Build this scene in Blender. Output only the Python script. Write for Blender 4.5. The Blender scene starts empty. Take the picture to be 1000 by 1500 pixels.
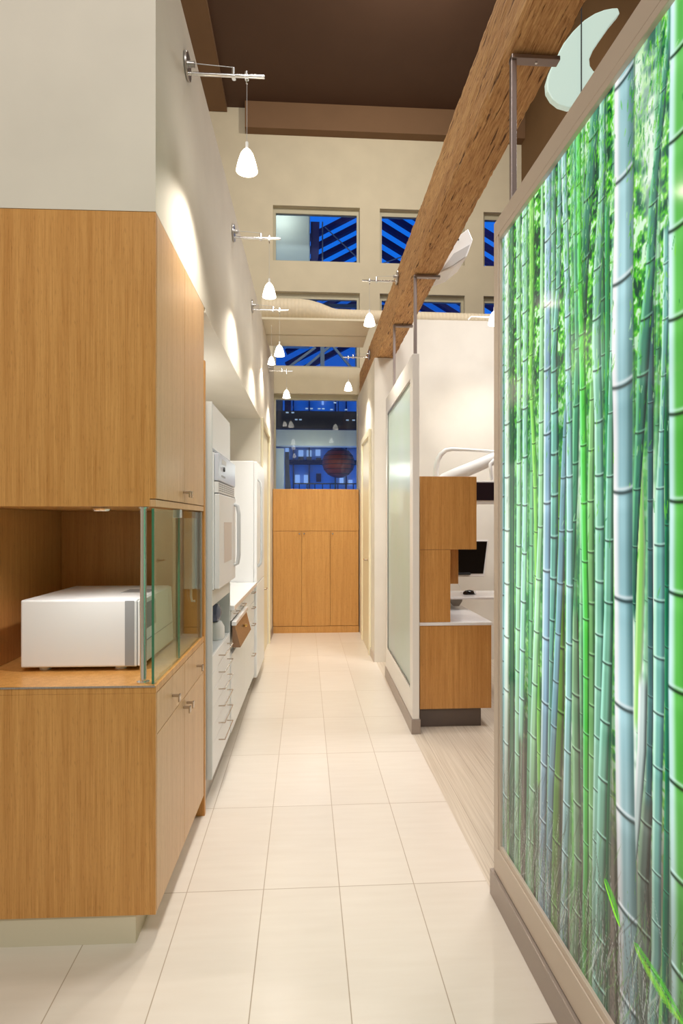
import bpy, math, random
import numpy as np
from mathutils import Vector
random.seed(7)
R = math.radians
scn = bpy.context.scene
COL = scn.collection
# ---------------------------------------------------------------- camera
YAW = math.atan(53/860); CA, SA = math.cos(YAW), math.sin(YAW); CAMH = 1.45
cam = bpy.data.objects.new('camera', bpy.data.cameras.new('camera'))
COL.objects.link(cam); scn.camera = cam
cam.location = (0, 0, CAMH); cam.rotation_euler = (R(90), 0, -YAW)
cam.data.sensor_fit = 'VERTICAL'; cam.data.sensor_height = 36; cam.data.lens = 860/1500*36
cam.data.shift_y = 15/1500; cam.data.clip_start = .05; cam.data.clip_end = 100
scn.view_settings.view_transform = 'Standard'; scn.view_settings.look = 'None'
scn.view_settings.exposure = 0; scn.view_settings.gamma = 1; scn.view_settings.use_curve_mapping = False
scn.cycles.use_denoising = True
scn.cycles.max_bounces = 8; scn.cycles.diffuse_bounces = 5; scn.cycles.glossy_bounces = 4
scn.cycles.transparent_max_bounces = 12; scn.cycles.caustics_reflective = False; scn.cycles.caustics_refractive = False
scn.cycles.sample_clamp_indirect = 6

def at(px, py, dep):
    """a measured image point at a known distance -> metres in the place"""
    u = (px-500)*dep/860
    return Vector((u*CA+dep*SA, dep*CA-u*SA, CAMH+(765-py)*dep/860))

# ---------------------------------------------------------------- materials
def lin(c):
    return tuple((v/255/12.92 if v/255 <= .04045 else ((v/255+.055)/1.055)**2.4) for v in c)
def new(name):
    m = bpy.data.materials.new(name); m.use_nodes = True
    nt = m.node_tree; b = nt.nodes['Principled BSDF']
    return m, nt, b
def flat(name, rgb, rough=.5, metal=0, spec=.5, emis=None, es=0, coat=0):
    m, nt, b = new(name)
    b.inputs['Base Color'].default_value = (*lin(rgb), 1)
    b.inputs['Roughness'].default_value = rough; b.inputs['Metallic'].default_value = metal
    b.inputs['Specular IOR Level'].default_value = spec; b.inputs['Coat Weight'].default_value = coat
    if emis:
        b.inputs['Emission Color'].default_value = (*lin(emis), 1); b.inputs['Emission Strength'].default_value = es
    # faint procedural unevenness
    n = nt.nodes.new('ShaderNodeTexNoise'); n.inputs['Scale'].default_value = 14; n.inputs['Detail'].default_value = 4
    tc = nt.nodes.new('ShaderNodeTexCoord'); nt.links.new(tc.outputs['Object'], n.inputs['Vector'])
    mr = nt.nodes.new('ShaderNodeMapRange'); mr.inputs['To Min'].default_value = max(rough-.008, 0); mr.inputs['To Max'].default_value = min(rough+.008, 1)
    nt.links.new(n.outputs['Fac'], mr.inputs['Value']); nt.links.new(mr.outputs['Result'], b.inputs['Roughness'])
    return m
def tex(nt, scale, detail=4, kind='Object', rough=.5, offset=True):
    tc = nt.nodes.new('ShaderNodeTexCoord'); mp = nt.nodes.new('ShaderNodeMapping')
    mp.inputs['Scale'].default_value = scale
    nt.links.new(tc.outputs[kind], mp.inputs['Vector'])
    n = nt.nodes.new('ShaderNodeTexNoise'); n.inputs['Scale'].default_value = 1
    n.inputs['Detail'].default_value = detail; n.inputs['Roughness'].default_value = rough
    nt.links.new(mp.outputs['Vector'], n.inputs['Vector'])
    return n, mp
def ramp(nt, src, stops):
    r = nt.nodes.new('ShaderNodeValToRGB'); e = r.color_ramp.elements
    while len(e) < len(stops): e.new(.5)
    for i, (p, c) in enumerate(stops):
        e[i].position = p; e[i].color = (*lin(c), 1)
    nt.links.new(src, r.inputs['Fac']); return r
def mixc(nt, a, b, fac, mode='MIX'):
    m = nt.nodes.new('ShaderNodeMix'); m.data_type = 'RGBA'; m.blend_type = mode
    if isinstance(fac, (int, float)): m.inputs[0].default_value = fac
    else: nt.links.new(fac, m.inputs[0])
    nt.links.new(a, m.inputs[6]); nt.links.new(b, m.inputs[7]); return m.outputs[2]
def bamboo(name, a, b_, c, rough=.32, s=1.0):
    """edge-grain bamboo veneer: fine upright strips with node flecks"""
    m, nt, b = new(name)
    n1, _ = tex(nt, (260*s, 260*s, 5), 5); n2, _ = tex(nt, (45*s, 45*s, .7), 3); n3, _ = tex(nt, (420*s, 420*s, 28), 3)
    r1 = ramp(nt, n1.outputs['Fac'], [(.3, c), (.5, a), (.72, b_)])
    r2 = ramp(nt, n2.outputs['Fac'], [(.35, c), (.65, b_)])
    x = mixc(nt, r1.outputs['Color'], r2.outputs['Color'], .38)
    r3 = ramp(nt, n3.outputs['Fac'], [(.30, (150, 130, 110)), (.42, (255, 255, 255))])
    x = mixc(nt, x, r3.outputs['Color'], .35, 'MULTIPLY')
    nt.links.new(x, b.inputs['Base Color']); b.inputs['Roughness'].default_value = rough
    b.inputs['Specular IOR Level'].default_value = .45
    return m
def plaster(name, rgb, rough=.75):
    m, nt, b = new(name)
    n, _ = tex(nt, (3, 3, 3), 6)
    c2 = tuple(v*.965 for v in rgb)
    r = ramp(nt, n.outputs['Fac'], [(.3, c2), (.7, rgb)])
    nt.links.new(r.outputs['Color'], b.inputs['Base Color']); b.inputs['Roughness'].default_value = rough
    n2, _ = tex(nt, (220, 220, 220), 3); bp = nt.nodes.new('ShaderNodeBump'); bp.inputs['Strength'].default_value = .04
    nt.links.new(n2.outputs['Fac'], bp.inputs['Height']); nt.links.new(bp.outputs['Normal'], b.inputs['Normal'])
    b.inputs['Specular IOR Level'].default_value = .3
    return m
def math_(nt, op, a, b=None, c=None):
    n = nt.nodes.new('ShaderNodeMath'); n.operation = op
    for i, v in enumerate((a, b, c)):
        if v is None: continue
        if isinstance(v, (int, float)): n.inputs[i].default_value = v
        else: nt.links.new(v, n.inputs[i])
    return n.outputs[0]
def tile_mat():
    m, nt, b = new('porcelain_tile')
    tc = nt.nodes.new('ShaderNodeTexCoord'); sp = nt.nodes.new('ShaderNodeSeparateXYZ'); nt.links.new(tc.outputs['Object'], sp.inputs[0])
    def line(co, off, per, w):
        a = math_(nt, 'SUBTRACT', co, off); a = math_(nt, 'DIVIDE', a, per)
        fr = math_(nt, 'FRACT', a); d = math_(nt, 'MINIMUM', fr, math_(nt, 'SUBTRACT', 1.0, fr))
        return math_(nt, 'LESS_THAN', d, w/per/2)
    gx = line(sp.outputs['X'], .135, .299, .0035); gy = line(sp.outputs['Y'], 2.333, .675, .0035)
    g = math_(nt, 'MAXIMUM', gx, gy)
    fx = math_(nt, 'FLOOR', math_(nt, 'DIVIDE', math_(nt, 'SUBTRACT', sp.outputs['X'], .135), .299))
    fy = math_(nt, 'FLOOR', math_(nt, 'DIVIDE', math_(nt, 'SUBTRACT', sp.outputs['Y'], 2.333), .675))
    cb = nt.nodes.new('ShaderNodeCombineXYZ'); nt.links.new(fx, cb.inputs[0]); nt.links.new(fy, cb.inputs[1])
    wn = nt.nodes.new('ShaderNodeTexWhiteNoise'); nt.links.new(cb.outputs[0], wn.inputs['Vector'])
    r = ramp(nt, wn.outputs['Value'], [(0, (226, 217, 206)), (1, (232, 223, 213))])
    n, _ = tex(nt, (4, 30, 4), 5); r2 = ramp(nt, n.outputs['Fac'], [(.3, (251, 250, 249)), (.7, (255, 255, 255))])
    x = mixc(nt, r.outputs['Color'], r2.outputs['Color'], 1, 'MULTIPLY')
    gc = nt.nodes.new('ShaderNodeRGB'); gc.outputs[0].default_value = (*lin((176, 160, 142)), 1)
    x = mixc(nt, x, gc.outputs[0], g)
    nt.links.new(x, b.inputs['Base Color'])
    nt.links.new(math_(nt, 'ADD', math_(nt, 'MULTIPLY', g, .4), .26), b.inputs['Roughness'])
    bp = nt.nodes.new('ShaderNodeBump'); bp.inputs['Strength'].default_value = .3; bp.inputs['Distance'].default_value = .002
    nt.links.new(math_(nt, 'SUBTRACT', 1.0, g), bp.inputs['Height']); nt.links.new(bp.outputs['Normal'], b.inputs['Normal'])
    b.inputs['Specular IOR Level'].default_value = .4
    return m
def plank_mat():
    m, nt, b = new('pale_wood_floor')
    n, _ = tex(nt, (130, 1.6, 1), 6, rough=.6)
    r = ramp(nt, n.outputs['Fac'], [(.3, (190, 176, 158)), (.55, (212, 200, 184)), (.75, (226, 215, 200))])
    tc = nt.nodes.new('ShaderNodeTexCoord'); sp = nt.nodes.new('ShaderNodeSeparateXYZ'); nt.links.new(tc.outputs['Object'], sp.inputs[0])
    a = math_(nt, 'DIVIDE', sp.outputs['X'], .16); fr = math_(nt, 'FRACT', a)
    g = math_(nt, 'LESS_THAN', fr, .012)
    gc = nt.nodes.new('ShaderNodeRGB'); gc.outputs[0].default_value = (*lin((160, 142, 122)), 1)
    x = mixc(nt, r.outputs['Color'], gc.outputs[0], g)
    nt.links.new(x, b.inputs['Base Color']); b.inputs['Roughness'].default_value = .3
    return m
def timber_mat():
    m, nt, b = new('rough_timber')
    n1, _ = tex(nt, (150, 9, 150), 8, rough=.7); n2, _ = tex(nt, (9, .8, 9), 4); n3, _ = tex(nt, (95, 6.0, 95), 4, rough=.5)
    r1 = ramp(nt, n1.outputs['Fac'], [(.30, (128, 88, 52)), (.45, (186, 142, 94)), (.6, (212, 172, 120)), (.78, (232, 200, 150))])
    r2 = ramp(nt, n2.outputs['Fac'], [(.3, (215, 196, 170)), (.7, (255, 252, 244))])
    x = mixc(nt, r1.outputs['Color'], r2.outputs['Color'], .8, 'MULTIPLY')
    r3 = ramp(nt, n3.outputs['Fac'], [(.335, (92, 58, 34)), (.385, (255, 255, 255))])
    x = mixc(nt, x, r3.outputs['Color'], .85, 'MULTIPLY')
    nt.links.new(x, b.inputs['Base Color']); b.inputs['Roughness'].default_value = .8
    bp = nt.nodes.new('ShaderNodeBump'); bp.inputs['Strength'].default_value = .8; bp.inputs['Distance'].default_value = .006
    hh = mixc(nt, r3.outputs['Color'], n1.outputs['Fac'], .35)
    nt.links.new(hh, bp.inputs['Height']); nt.links.new(bp.outputs['Normal'], b.inputs['Normal'])
    return m
def glass_mat(name, tint, refl=1.0, rough=0.0):
    m = bpy.data.materials.new(name); m.use_nodes = True; nt = m.node_tree; nt.nodes.clear()
    o = nt.nodes.new('ShaderNodeOutputMaterial'); t = nt.nodes.new('ShaderNodeBsdfTransparent'); g = nt.nodes.new('ShaderNodeBsdfGlossy')
    t.inputs[0].default_value = (*lin(tint), 1); g.inputs['Roughness'].default_value = rough
    f = nt.nodes.new('ShaderNodeFresnel'); f.inputs[0].default_value = 1.5
    mx = nt.nodes.new('ShaderNodeMixShader')
    nt.links.new(math_(nt, 'MULTIPLY', f.outputs[0], refl), mx.inputs[0])
    nt.links.new(t.outputs[0], mx.inputs[1]); nt.links.new(g.outputs[0], mx.inputs[2]); nt.links.new(mx.outputs[0], o.inputs[0])
    return m
def frosted_mat():
    m = bpy.data.materials.new('frosted_glass'); m.use_nodes = True; nt = m.node_tree; b = nt.nodes['Principled BSDF']
    n, _ = tex(nt, (2, 2, 1.2), 3)
    r = ramp(nt, n.outputs['Fac'], [(.3, (236, 249, 241)), (.7, (242, 250, 250))])
    nt.links.new(r.outputs['Color'], b.inputs['Base Color']); b.inputs['Roughness'].default_value = .22
    tr = nt.nodes.new('ShaderNodeBsdfTranslucent'); nt.links.new(r.outputs['Color'], tr.inputs[0])
    mx = nt.nodes.new('ShaderNodeMixShader'); mx.inputs[0].default_value = .45
    nt.links.new(b.outputs[0], mx.inputs[1]); nt.links.new(tr.outputs[0], mx.inputs[2])
    nt.links.new(mx.outputs[0], nt.nodes['Material Output'].inputs[0])
    return m
def brushed(name, rgb, rough=.28):
    m, nt, b = new(name)
    n, _ = tex(nt, (400, 400, 6), 3)
    r = ramp(nt, n.outputs['Fac'], [(.3, tuple(v*.88 for v in rgb)), (.7, rgb)])
    nt.links.new(r.outputs['Color'], b.inputs['Base Color']); b.inputs['Metallic'].default_value = 1; b.inputs['Roughness'].default_value = rough
    return m
def ribbed_mat():
    m, nt, b = new('painted_duct')
    b.inputs['Base Color'].default_value = (*lin((214, 200, 174)), 1); b.inputs['Roughness'].default_value = .6
    tc = nt.nodes.new('ShaderNodeTexCoord'); w = nt.nodes.new('ShaderNodeTexWave'); w.inputs['Scale'].default_value = 8
    nt.links.new(tc.outputs['Object'], w.inputs['Vector']); bp = nt.nodes.new('ShaderNodeBump'); bp.inputs['Strength'].default_value = .35; bp.inputs['Distance'].default_value = .01
    nt.links.new(w.outputs['Fac'], bp.inputs['Height']); nt.links.new(bp.outputs['Normal'], b.inputs['Normal'])
    return m
M = dict(
    wood=bamboo('bamboo_veneer', (205, 149, 82), (220, 166, 98), (180, 122, 58)),
    wood_pale=bamboo('bamboo_veneer_pale', (210, 170, 124), (220, 182, 138), (200, 156, 110), .36),
    wood_in=bamboo('bamboo_niche_lining', (196, 142, 82), (206, 152, 92), (180, 124, 66), .4),
    wood_end=bamboo('bamboo_far_cupboard', (200, 148, 82), (210, 160, 94), (186, 132, 68), .38, .6),
    wall=plaster('cream_plaster', (226, 220, 208)), wall_end=plaster('warm_plaster', (220, 210, 186)),
    white_wall=plaster('white_plaster', (228, 224, 216)),
    ceil=plaster('brown_ceiling', (92, 68, 54)), ceil_l=plaster('tan_soffit', (128, 98, 72)), brown=plaster('brown_wall', (120, 92, 62)),
    tile=tile_mat(), plank=plank_mat(), timber=timber_mat(),
    white=flat('white_laminate', (238, 239, 240), .42), white2=flat('off_white_side', (214, 219, 220), .35),
    appl=flat('white_appliance', (230, 232, 235), .38), panel=flat('cool_grey_panel', (206, 212, 226), .3),
    top=flat('white_worktop', (240, 240, 242), .15), steel=brushed('brushed_steel', (196, 192, 188)),
    chrome=flat('polished_chrome', (232, 232, 232), .16, 1), nickel=flat('satin_nickel', (196, 184, 172), .25, 1),
    bracket=flat('bracket_metal', (150, 138, 134), .35, .7), kick=flat('grey_kick', (170, 162, 152), .4, .3),
    kick_d=flat('dark_kick', (98, 86, 80), .5), kick_c=flat('cream_kick', (214, 206, 184), .5),
    frame=flat('taupe_frame', (198, 184, 170), .4), frame_w=flat('white_frame', (232, 228, 222), .35),
    base=flat('grey_baseboard', (160, 148, 140), .35, .4),
    black=flat('black_screen', (12, 11, 12), .15), purple=flat('dark_purple_screen', (38, 28, 38), .12),
    dark=flat('dark_plastic', (40, 42, 46), .4), grey=flat('mid_grey_plastic', (150, 152, 156), .4),
    lgrey=flat('light_grey_plastic', (196, 198, 200), .4), blueg=flat('blue_grey_plastic', (92, 98, 122), .25),
    bronze=flat('bronze_panel', (150, 118, 92), .25, .5), brass=flat('brass_knob', (240, 200, 120), .2, 1),
    pink=flat('tinted_oven_window', (208, 198, 194), .35), glass=glass_mat('clear_glass', (244, 252, 247), .4),
    glass_edge=flat('green_glass_edge', (60, 120, 90), .15), wglass=glass_mat('window_glass', (236, 243, 250), .7),
    frost=frosted_mat(), duct=ribbed_mat(),
    winframe=flat('painted_window_frame', (188, 182, 158), .5), blind=flat('grey_curtain', (90, 92, 100), .7),
    shade=flat('lit_glass_shade', (255, 250, 240), .2, emis=(255, 244, 226), es=5.0),
    bulb=flat('lit_halogen_bulb', (255, 255, 255), .2, emis=(255, 244, 226), es=30),
    puck=flat('lit_puck_lens', (255, 255, 255), .3, emis=(255, 240, 220), es=4),
    aqua=flat('aqua_acrylic', (206, 226, 218), .3, emis=(190, 222, 212), es=.45),  # weak glow added so the panel looks lit under the dark ceiling
    rafter=flat('navy_rafter', (16, 26, 100), .6), truss=flat('grey_blue_steel', (150, 160, 170), .5),
    facade=flat('pale_facade', (196, 204, 220), .8), stone=flat('dark_spandrel', (60, 58, 62), .7),
    litwin=flat('lit_office_window', (230, 235, 240), .4, emis=(200, 225, 240), es=.45), dimwin=flat('dark_office_window', (30, 40, 70), .2),
    lantern=flat('red_brown_lantern', (160, 72, 50), .6), pale=flat('pale_box_panel', (206, 210, 196), .6),
    palecol=flat('pale_column', (206, 214, 204), .6),
)
# ---------------------------------------------------------------- geometry helpers
class Frame:
    def __init__(s, ox, oy, ang): s.o = (ox, oy); s.a = ang
    def w(s, x, y, z=0):
        c, n = math.cos(s.a), math.sin(s.a)
        return Vector((s.o[0]+x*c-y*n, s.o[1]+x*n+y*c, z))
W = Frame(0, 0, 0)
L = Frame(-.513, 2.053, R(-.864))       # left run: x=0 is the cabinet and wall face, +y runs down the corridor
P = Frame(.732, 2.2443, R(.663))        # backlit partition: y runs from 0 (far end) towards the viewer (negative)
G = Frame(.7324, 3.982, R(-.8))         # frosted partition
def thing(name, label, cat, base=(0, 0, 0), fr=W, group=None, kind=None):
    o = bpy.data.objects.new(name, None); COL.objects.link(o); o.empty_display_size = .1
    o.location = fr.w(*base); o.rotation_euler = (0, 0, fr.a)
    tag(o, label, cat, group, kind); o['_b'] = list(base)
    return o
def tag(o, label=None, cat=None, group=None, kind=None):
    if label: o['label'] = label
    if cat: o['category'] = cat
    if group: o['group'] = group
    if kind: o['kind'] = kind
class MB:
    def __init__(s): s.v = []; s.f = []; s.sm = False
    def box(s, x0, x1, y0, y1, z0, z1):
        b = len(s.v)
        s.v += [(x, y, z) for z in (z0, z1) for y in (y0, y1) for x in (x0, x1)]
        s.f += [tuple(b+i for i in q) for q in ((0, 2, 3, 1), (4, 5, 7, 6), (0, 1, 5, 4), (1, 3, 7, 5), (3, 2, 6, 7), (2, 0, 4, 6))]
        return s
    def hexa(s, p):
        b = len(s.v); s.v += [tuple(q) for q in p]
        s.f += [tuple(b+i for i in q) for q in ((0, 2, 3, 1), (4, 5, 7, 6), (0, 1, 5, 4), (1, 3, 7, 5), (3, 2, 6, 7), (2, 0, 4, 6))]
        return s
    def bar(s, a, b_, w, h):
        """a square bar between two points"""
        a = Vector(a); b_ = Vector(b_); d = (b_-a).normalized()
        up = Vector((0, 0, 1)) if abs(d.z) < .9 else Vector((0, 1, 0))
        n1 = d.cross(up).normalized()*w/2; n2 = d.cross(n1).normalized()*h/2
        i = len(s.v)
        for q in (a, b_):
            s.v += [tuple(q-n1-n2), tuple(q+n1-n2), tuple(q+n1+n2), tuple(q-n1+n2)]
        s.f += [(i, i+1, i+2, i+3), (i+7, i+6, i+5, i+4)]+[(i+k, i+4+k, i+4+(k+1) % 4, i+(k+1) % 4) for k in range(4)]
        return s
    def tube(s, pts, r, seg=14, caps=True):
        s.sm = True
        pts = [Vector(p) for p in pts]; rr = r if isinstance(r, (list, tuple)) else [r]*len(pts)
        b = len(s.v); prev = None
        for i, p in enumerate(pts):
            t = (pts[min(i+1, len(pts)-1)]-pts[max(i-1, 0)]).normalized()
            if prev is None:
                up = Vector((0, 0, 1)) if abs(t.z) < .9 else Vector((1, 0, 0)); n = t.cross(up).normalized()
            else: n = (prev-t*prev.dot(t)).normalized()
            prev = n; m = t.cross(n)
            for k in range(seg):
                a = 2*math.pi*k/seg; s.v.append(tuple(p+(n*math.cos(a)+m*math.sin(a))*rr[i]))
        for i in range(len(pts)-1):
            for k in range(seg):
                s.f.append((b+i*seg+k, b+i*seg+(k+1) % seg, b+(i+1)*seg+(k+1) % seg, b+(i+1)*seg+k))
        if caps:
            s.f.append(tuple(b+k for k in reversed(range(seg)))); e = b+(len(pts)-1)*seg; s.f.append(tuple(e+k for k in range(seg)))
        return s
    def lathe(s, prof, c, seg=24, sx=1, sy=1):
        s.sm = True; b = len(s.v)
        for r, z in prof:
            for k in range(seg):
                a = 2*math.pi*k/seg; s.v.append((c[0]+r*math.cos(a)*sx, c[1]+r*math.sin(a)*sy, c[2]+z))
        for i in range(len(prof)-1):
            for k in range(seg):
                s.f.append((b+i*seg+k, b+i*seg+(k+1) % seg, b+(i+1)*seg+(k+1) % seg, b+(i+1)*seg+k))
        return s
    def prism(s, poly, y0, y1):
        """poly of (x, z) extruded along y"""
        b = len(s.v); n = len(poly)
        s.v += [(x, y0, z) for x, z in poly]+[(x, y1, z) for x, z in poly]
        s.f += [tuple(b+k for k in range(n)), tuple(b+n+k for k in reversed(range(n)))]
        s.f += [(b+k, b+n+k, b+n+(k+1) % n, b+(k+1) % n) for k in range(n)]
        return s
    def build(s, name, mat, parent=None, fr=W, bev=0, label=None, world=False):
        me = bpy.data.meshes.new(name)
        base = Vector(parent['_b']) if parent is not None else Vector((0, 0, 0))
        if world and parent is not None:
            inv = lambda q: q
        me.from_pydata([tuple(Vector(q)-base) for q in s.v], [], s.f)
        import bmesh
        bm = bmesh.new(); bm.from_mesh(me); bmesh.ops.recalc_face_normals(bm, faces=bm.faces); bm.to_mesh(me); bm.free()
        if s.sm:
            me.polygons.foreach_set('use_smooth', [True]*len(me.polygons)); me.set_sharp_from_angle(angle=R(40))
        me.materials.append(mat)
        o = bpy.data.objects.new(name, me); COL.objects.link(o)
        if parent is not None: o.parent = parent; o['_b'] = list(base)
        else: o.location = fr.w(0, 0, 0); o.rotation_euler = (0, 0, fr.a)
        if bev:
            md = o.modifiers.new('bevel', 'BEVEL'); md.width = bev; md.segments = 2; md.limit_method = 'ANGLE'
        if label: o['label'] = label
        return o
def box(name, x0, x1, y0, y1, z0, z1, mat, parent=None, fr=W, bev=0, label=None):
    return MB().box(x0, x1, y0, y1, z0, z1).build(name, mat, parent, fr, bev, label)
def struct(o, label=None, cat='wall'):
    o['kind'] = 'structure'
    if label: o['label'] = label; o['category'] = cat
    return o
def copy_tree(o, parent=None):
    c = o.copy(); COL.objects.link(c); c.parent = parent
    for ch in [k for k in bpy.data.objects if k.parent == o and k is not c]: copy_tree(ch, c)
    return c
# ================================================================= SETTING
TOPW = 3.577; CEIL = 7.05
struct(box('floor', -3, .73, -3, 8.15, -.1, 0, M['tile']), 'pale cream porcelain tile floor of the corridor', 'floor')
struct(box('floor', .73, 3.0, -3, 8.15, -.1, 0, M['plank']), 'pale wood plank floor of the treatment bay', 'floor')
struct(box('ceiling', -3, 3.15, -3, 8.3, CEIL, CEIL+.1, M['ceil']), 'dark brown painted ceiling', 'ceiling')
m = MB()
m.box(-1.4, 0, 0, .92, 2.518, TOPW)                       # above the wood cabinet
m.box(-.9, 0, .92, 3.93, 2.5, TOPW)                        # soffit over the white units
m.box(-.9, -.665, .92, 3.93, 0, 2.5)                       # back of the recess
m.box(-1.4, -.705, 0, .92, 0, 2.518)
m.box(-.9, 0, 3.93, 4.12, 0, TOPW)
m.box(-.9, 0, 4.12, 4.98, 2.46, TOPW)                      # over the left door
m.box(-.9, -.06, 4.12, 4.98, 0, 2.46)
m.box(-.9, 0, 4.98, 5.93, 0, TOPW)
m.build('wall_left', M['wall'], fr=L)
struct(bpy.data.objects['wall_left'], 'cream corridor wall on the left with a recess for white units')
# end wall with window openings
xs = [-3.0, -.437, .744, 1.02, 2.2, 2.465, 3.0]
m = MB(); Y0, Y1 = 8.0, 8.15
def pier(x0, x1, z0, z1): m.box(x0, x1, Y0, Y1, z0, z1)
pier(-3, -.437, 0, CEIL); pier(.744, 1.02, 0, CEIL); pier(2.2, 2.465, 3.56, CEIL)
for x0, x1 in ((-.437, .744), (1.02, 2.2), (2.465, 3.0)):
    pier(x0, x1, 5.75, CEIL); pier(x0, x1, 4.585, 5.0)
pier(-.437, .744, 3.2, 3.56); pier(-.437, .744, 0, 1.80); pier(1.02, 3.0, 0, 3.56)
struct(m.build('wall_back', M['wall_end']), 'tall beige end wall with high windows')
m = MB(); m.box(3.0, 3.15, -3, 8.15, 0, CEIL); struct(m.build('wall_right', M['brown']), 'brown side wall beyond the treatment bay')
struct(box('wall_front', -3.0, 3.0, -3.15, -3, 0, CEIL, M['wall']), 'cream wall behind the viewer')
struct(box('wall_side', -3.15, -3, -3, 8.15, 0, CEIL, M['wall']), 'outer wall beyond the left partition')
m = MB(); m.box(.716, .94, 6.05, 8.0, 0, 3.155); 
struct(m.build('wall_pillar', M['wall']), 'cream wall end under the timber beam')
m = MB(); m.box(.94, 3.0, 6.1, 6.25, 0, TOPW)
struct(m.build('wall_bay', M['white_wall']), 'off-white back wall of the treatment bay')
# ceiling soffits
m = MB(); m.box(-.80, 3.0, 7.86, 8.0, 6.70, CEIL)
struct(m.build('trim_1', M['ceil_l']), 'tan soffit along the top of the end wall', 'soffit')
m = MB(); m.box(-2.2, -1.05, -3, 7.99, 6.98, CEIL)
struct(m.build('trim_2', M['ceil_l']), 'tan soffit band on the left of the ceiling', 'soffit')
# bridge carrying the duct
m = MB(); m.box(-.5, .70, 6.2, 6.68, 3.578, 3.602); m.box(-.5, .70, 6.72, 7.12, 3.578, 3.66); m.box(-.5, .70, 6.68, 6.72, 3.595, 3.66); m.box(-.5, .70, 6.17, 6.2, 3.572, 3.594)
struct(m.build('trim_3', M['wall_end']), 'cream bulkhead crossing over the corridor', 'bulkhead')
# windows
def window(n, x0, x1, z0, z1, label, mull=()):
    t = thing('window_%d' % n, label, 'window', ((x0+x1)/2, 8.1, z0), kind='structure')
    f = .035
    k = MB(); k.box(x0, x1, 8.07, 8.13, z0, z0+f); k.box(x0, x1, 8.07, 8.13, z1-.07, z1); k.box(x0, x0+f, 8.07, 8.13, z0+f, z1-.07); k.box(x1-f, x1, 8.07, 8.13, z0+f, z1-.07)
    k.build('window_frame', M['winframe'], t)
    box('glass_pane', x0+f, x1-f, 8.098, 8.104, z0+f, z1-.07, M['wglass'], t)
window(1, -.437, .744, 5.0, 5.75, 'upper window at the left of the end wall')
window(2, 1.02, 2.2, 5.0, 5.75, 'upper window behind the timber beam')
window(3, 2.465, 3.0, 5.0, 5.75, 'upper window at the right beside the backlit screen')
window(4, -.437, .744, 3.56, 4.585, 'second row window half hidden by the duct')
window(5, 1.02, 2.2, 3.56, 4.585, 'second row window right of the timber beam')
window(6, 2.465, 3.0, 3.56, 4.585, 'second row window at the far right')
window(7, -.437, .744, 1.80, 3.2, 'large window above the far bamboo cupboard')
# doors
t = thing('door_1', 'cream door with pale frame in the right corridor wall', 'door', (.716, 6.85, 0), kind='structure')
k = MB(); k.box(.69, .716, 6.36, 6.44, 0, 2.47); k.box(.69, .716, 7.2, 7.28, 0, 2.47); k.box(.69, .716, 6.44, 7.2, 2.40, 2.47)
k.build('door_frame', flat('pale_yellow_paint', (236, 228, 200), .4), t, bev=.004)
box('door_leaf', .706, .716, 6.44, 7.2, .005, 2.40, flat('cream_door_paint', (230, 222, 194), .4), t)
k = MB(); k.tube([(.706, 6.52, 1.03), (.66, 6.52, 1.03)], .009); k.tube([(.662, 6.52, 1.03), (.662, 6.63, 1.03)], .008); k.tube([(.706, 6.52, 1.03), (.699, 6.52, 1.03)], .025)
k.build('door_handle', M['nickel'], t)
t = thing('door_2', 'cream door with pale frame in the left corridor wall', 'door', (-.01, 4.5, 0), L, kind='structure')
k = MB(); k.box(0, .018, 4.04, 4.12, 0, 2.46); k.box(0, .018, 4.98, 5.06, 0, 2.46); k.box(0, .018, 4.04, 5.06, 2.46, 2.53)
k.build('door_frame', bpy.data.materials['pale_yellow_paint'], t, bev=.004)
box('door_leaf', -.05, -.012, 4.125, 4.975, .005, 2.455, bpy.data.materials['cream_door_paint'], t)
k = MB(); k.tube([(-.012, 4.22, .74), (.035, 4.22, .74)], .008); k.tube([(.035, 4.22, .74), (.035, 4.32, .74)], .007)
k.build('door_handle', M['nickel'], t)
struct(box('baseboard_left', .0, .012, 5.06, 5.9, 0, .09, M['base'], fr=L), 'low skirting at the end of the left wall', 'baseboard')
struct(box('baseboard_right', .704, .716, 6.05, 6.355, 0, .09, M['frame'], fr=W), 'low skirting on the wall end under the beam', 'baseboard')
# ================================================================= DUCT
pts = []; rr = []
for x, r in ((-.46, .122), (-.06, .122), (.03, .118), (.14, .104), (.27, .080), (.34, .073), (.9, .070), (1.8, .066), (2.98, .062)):
    pts.append((x, 6.33, 3.602+r)); rr.append(r)
o = MB().tube(pts, rr, 28).build('air_duct', M['duct']); tag(o, 'cream painted round air duct lying across the corridor bulkhead', 'duct')
# ================================================================= TIMBER BEAM
m = MB(); bx0, bx1, bz0, bz1 = .739, .928, 3.16, 3.50
ny, nx, nz = 420, 6, 10
rng = random.Random(3)
def rj(i, j): return math.sin(i*.7+j*2.1)*.0010+math.sin(i*.13+j*5.3)*.0012+rng.uniform(-.0016, .0016)
ring = [(x/nx, 0) for x in range(nx)]+[(1, z/nz) for z in range(nz)]+[(1-x/nx, 1) for x in range(nx)]+[(0, 1-z/nz) for z in range(nz)]
n = len(ring)
for i in range(ny+1):
    y = -2.9+10.88*i/ny
    for j, (u, v) in enumerate(ring):
        d = rj(i, j); cu, cv = u-.5, v-.5
        edge = .006 if (u in (0, 1) and v in (0, 1)) else 0
        m.v.append((bx0+(bx1-bx0)*u+(cu*2)*(d-edge), y, bz0+(bz1-bz0)*v+(cv*2)*(d-edge)))
for i in range(ny):
    for j in range(n): m.f.append((i*n+j, i*n+(j+1) % n, (i+1)*n+(j+1) % n, (i+1)*n+j))
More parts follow.
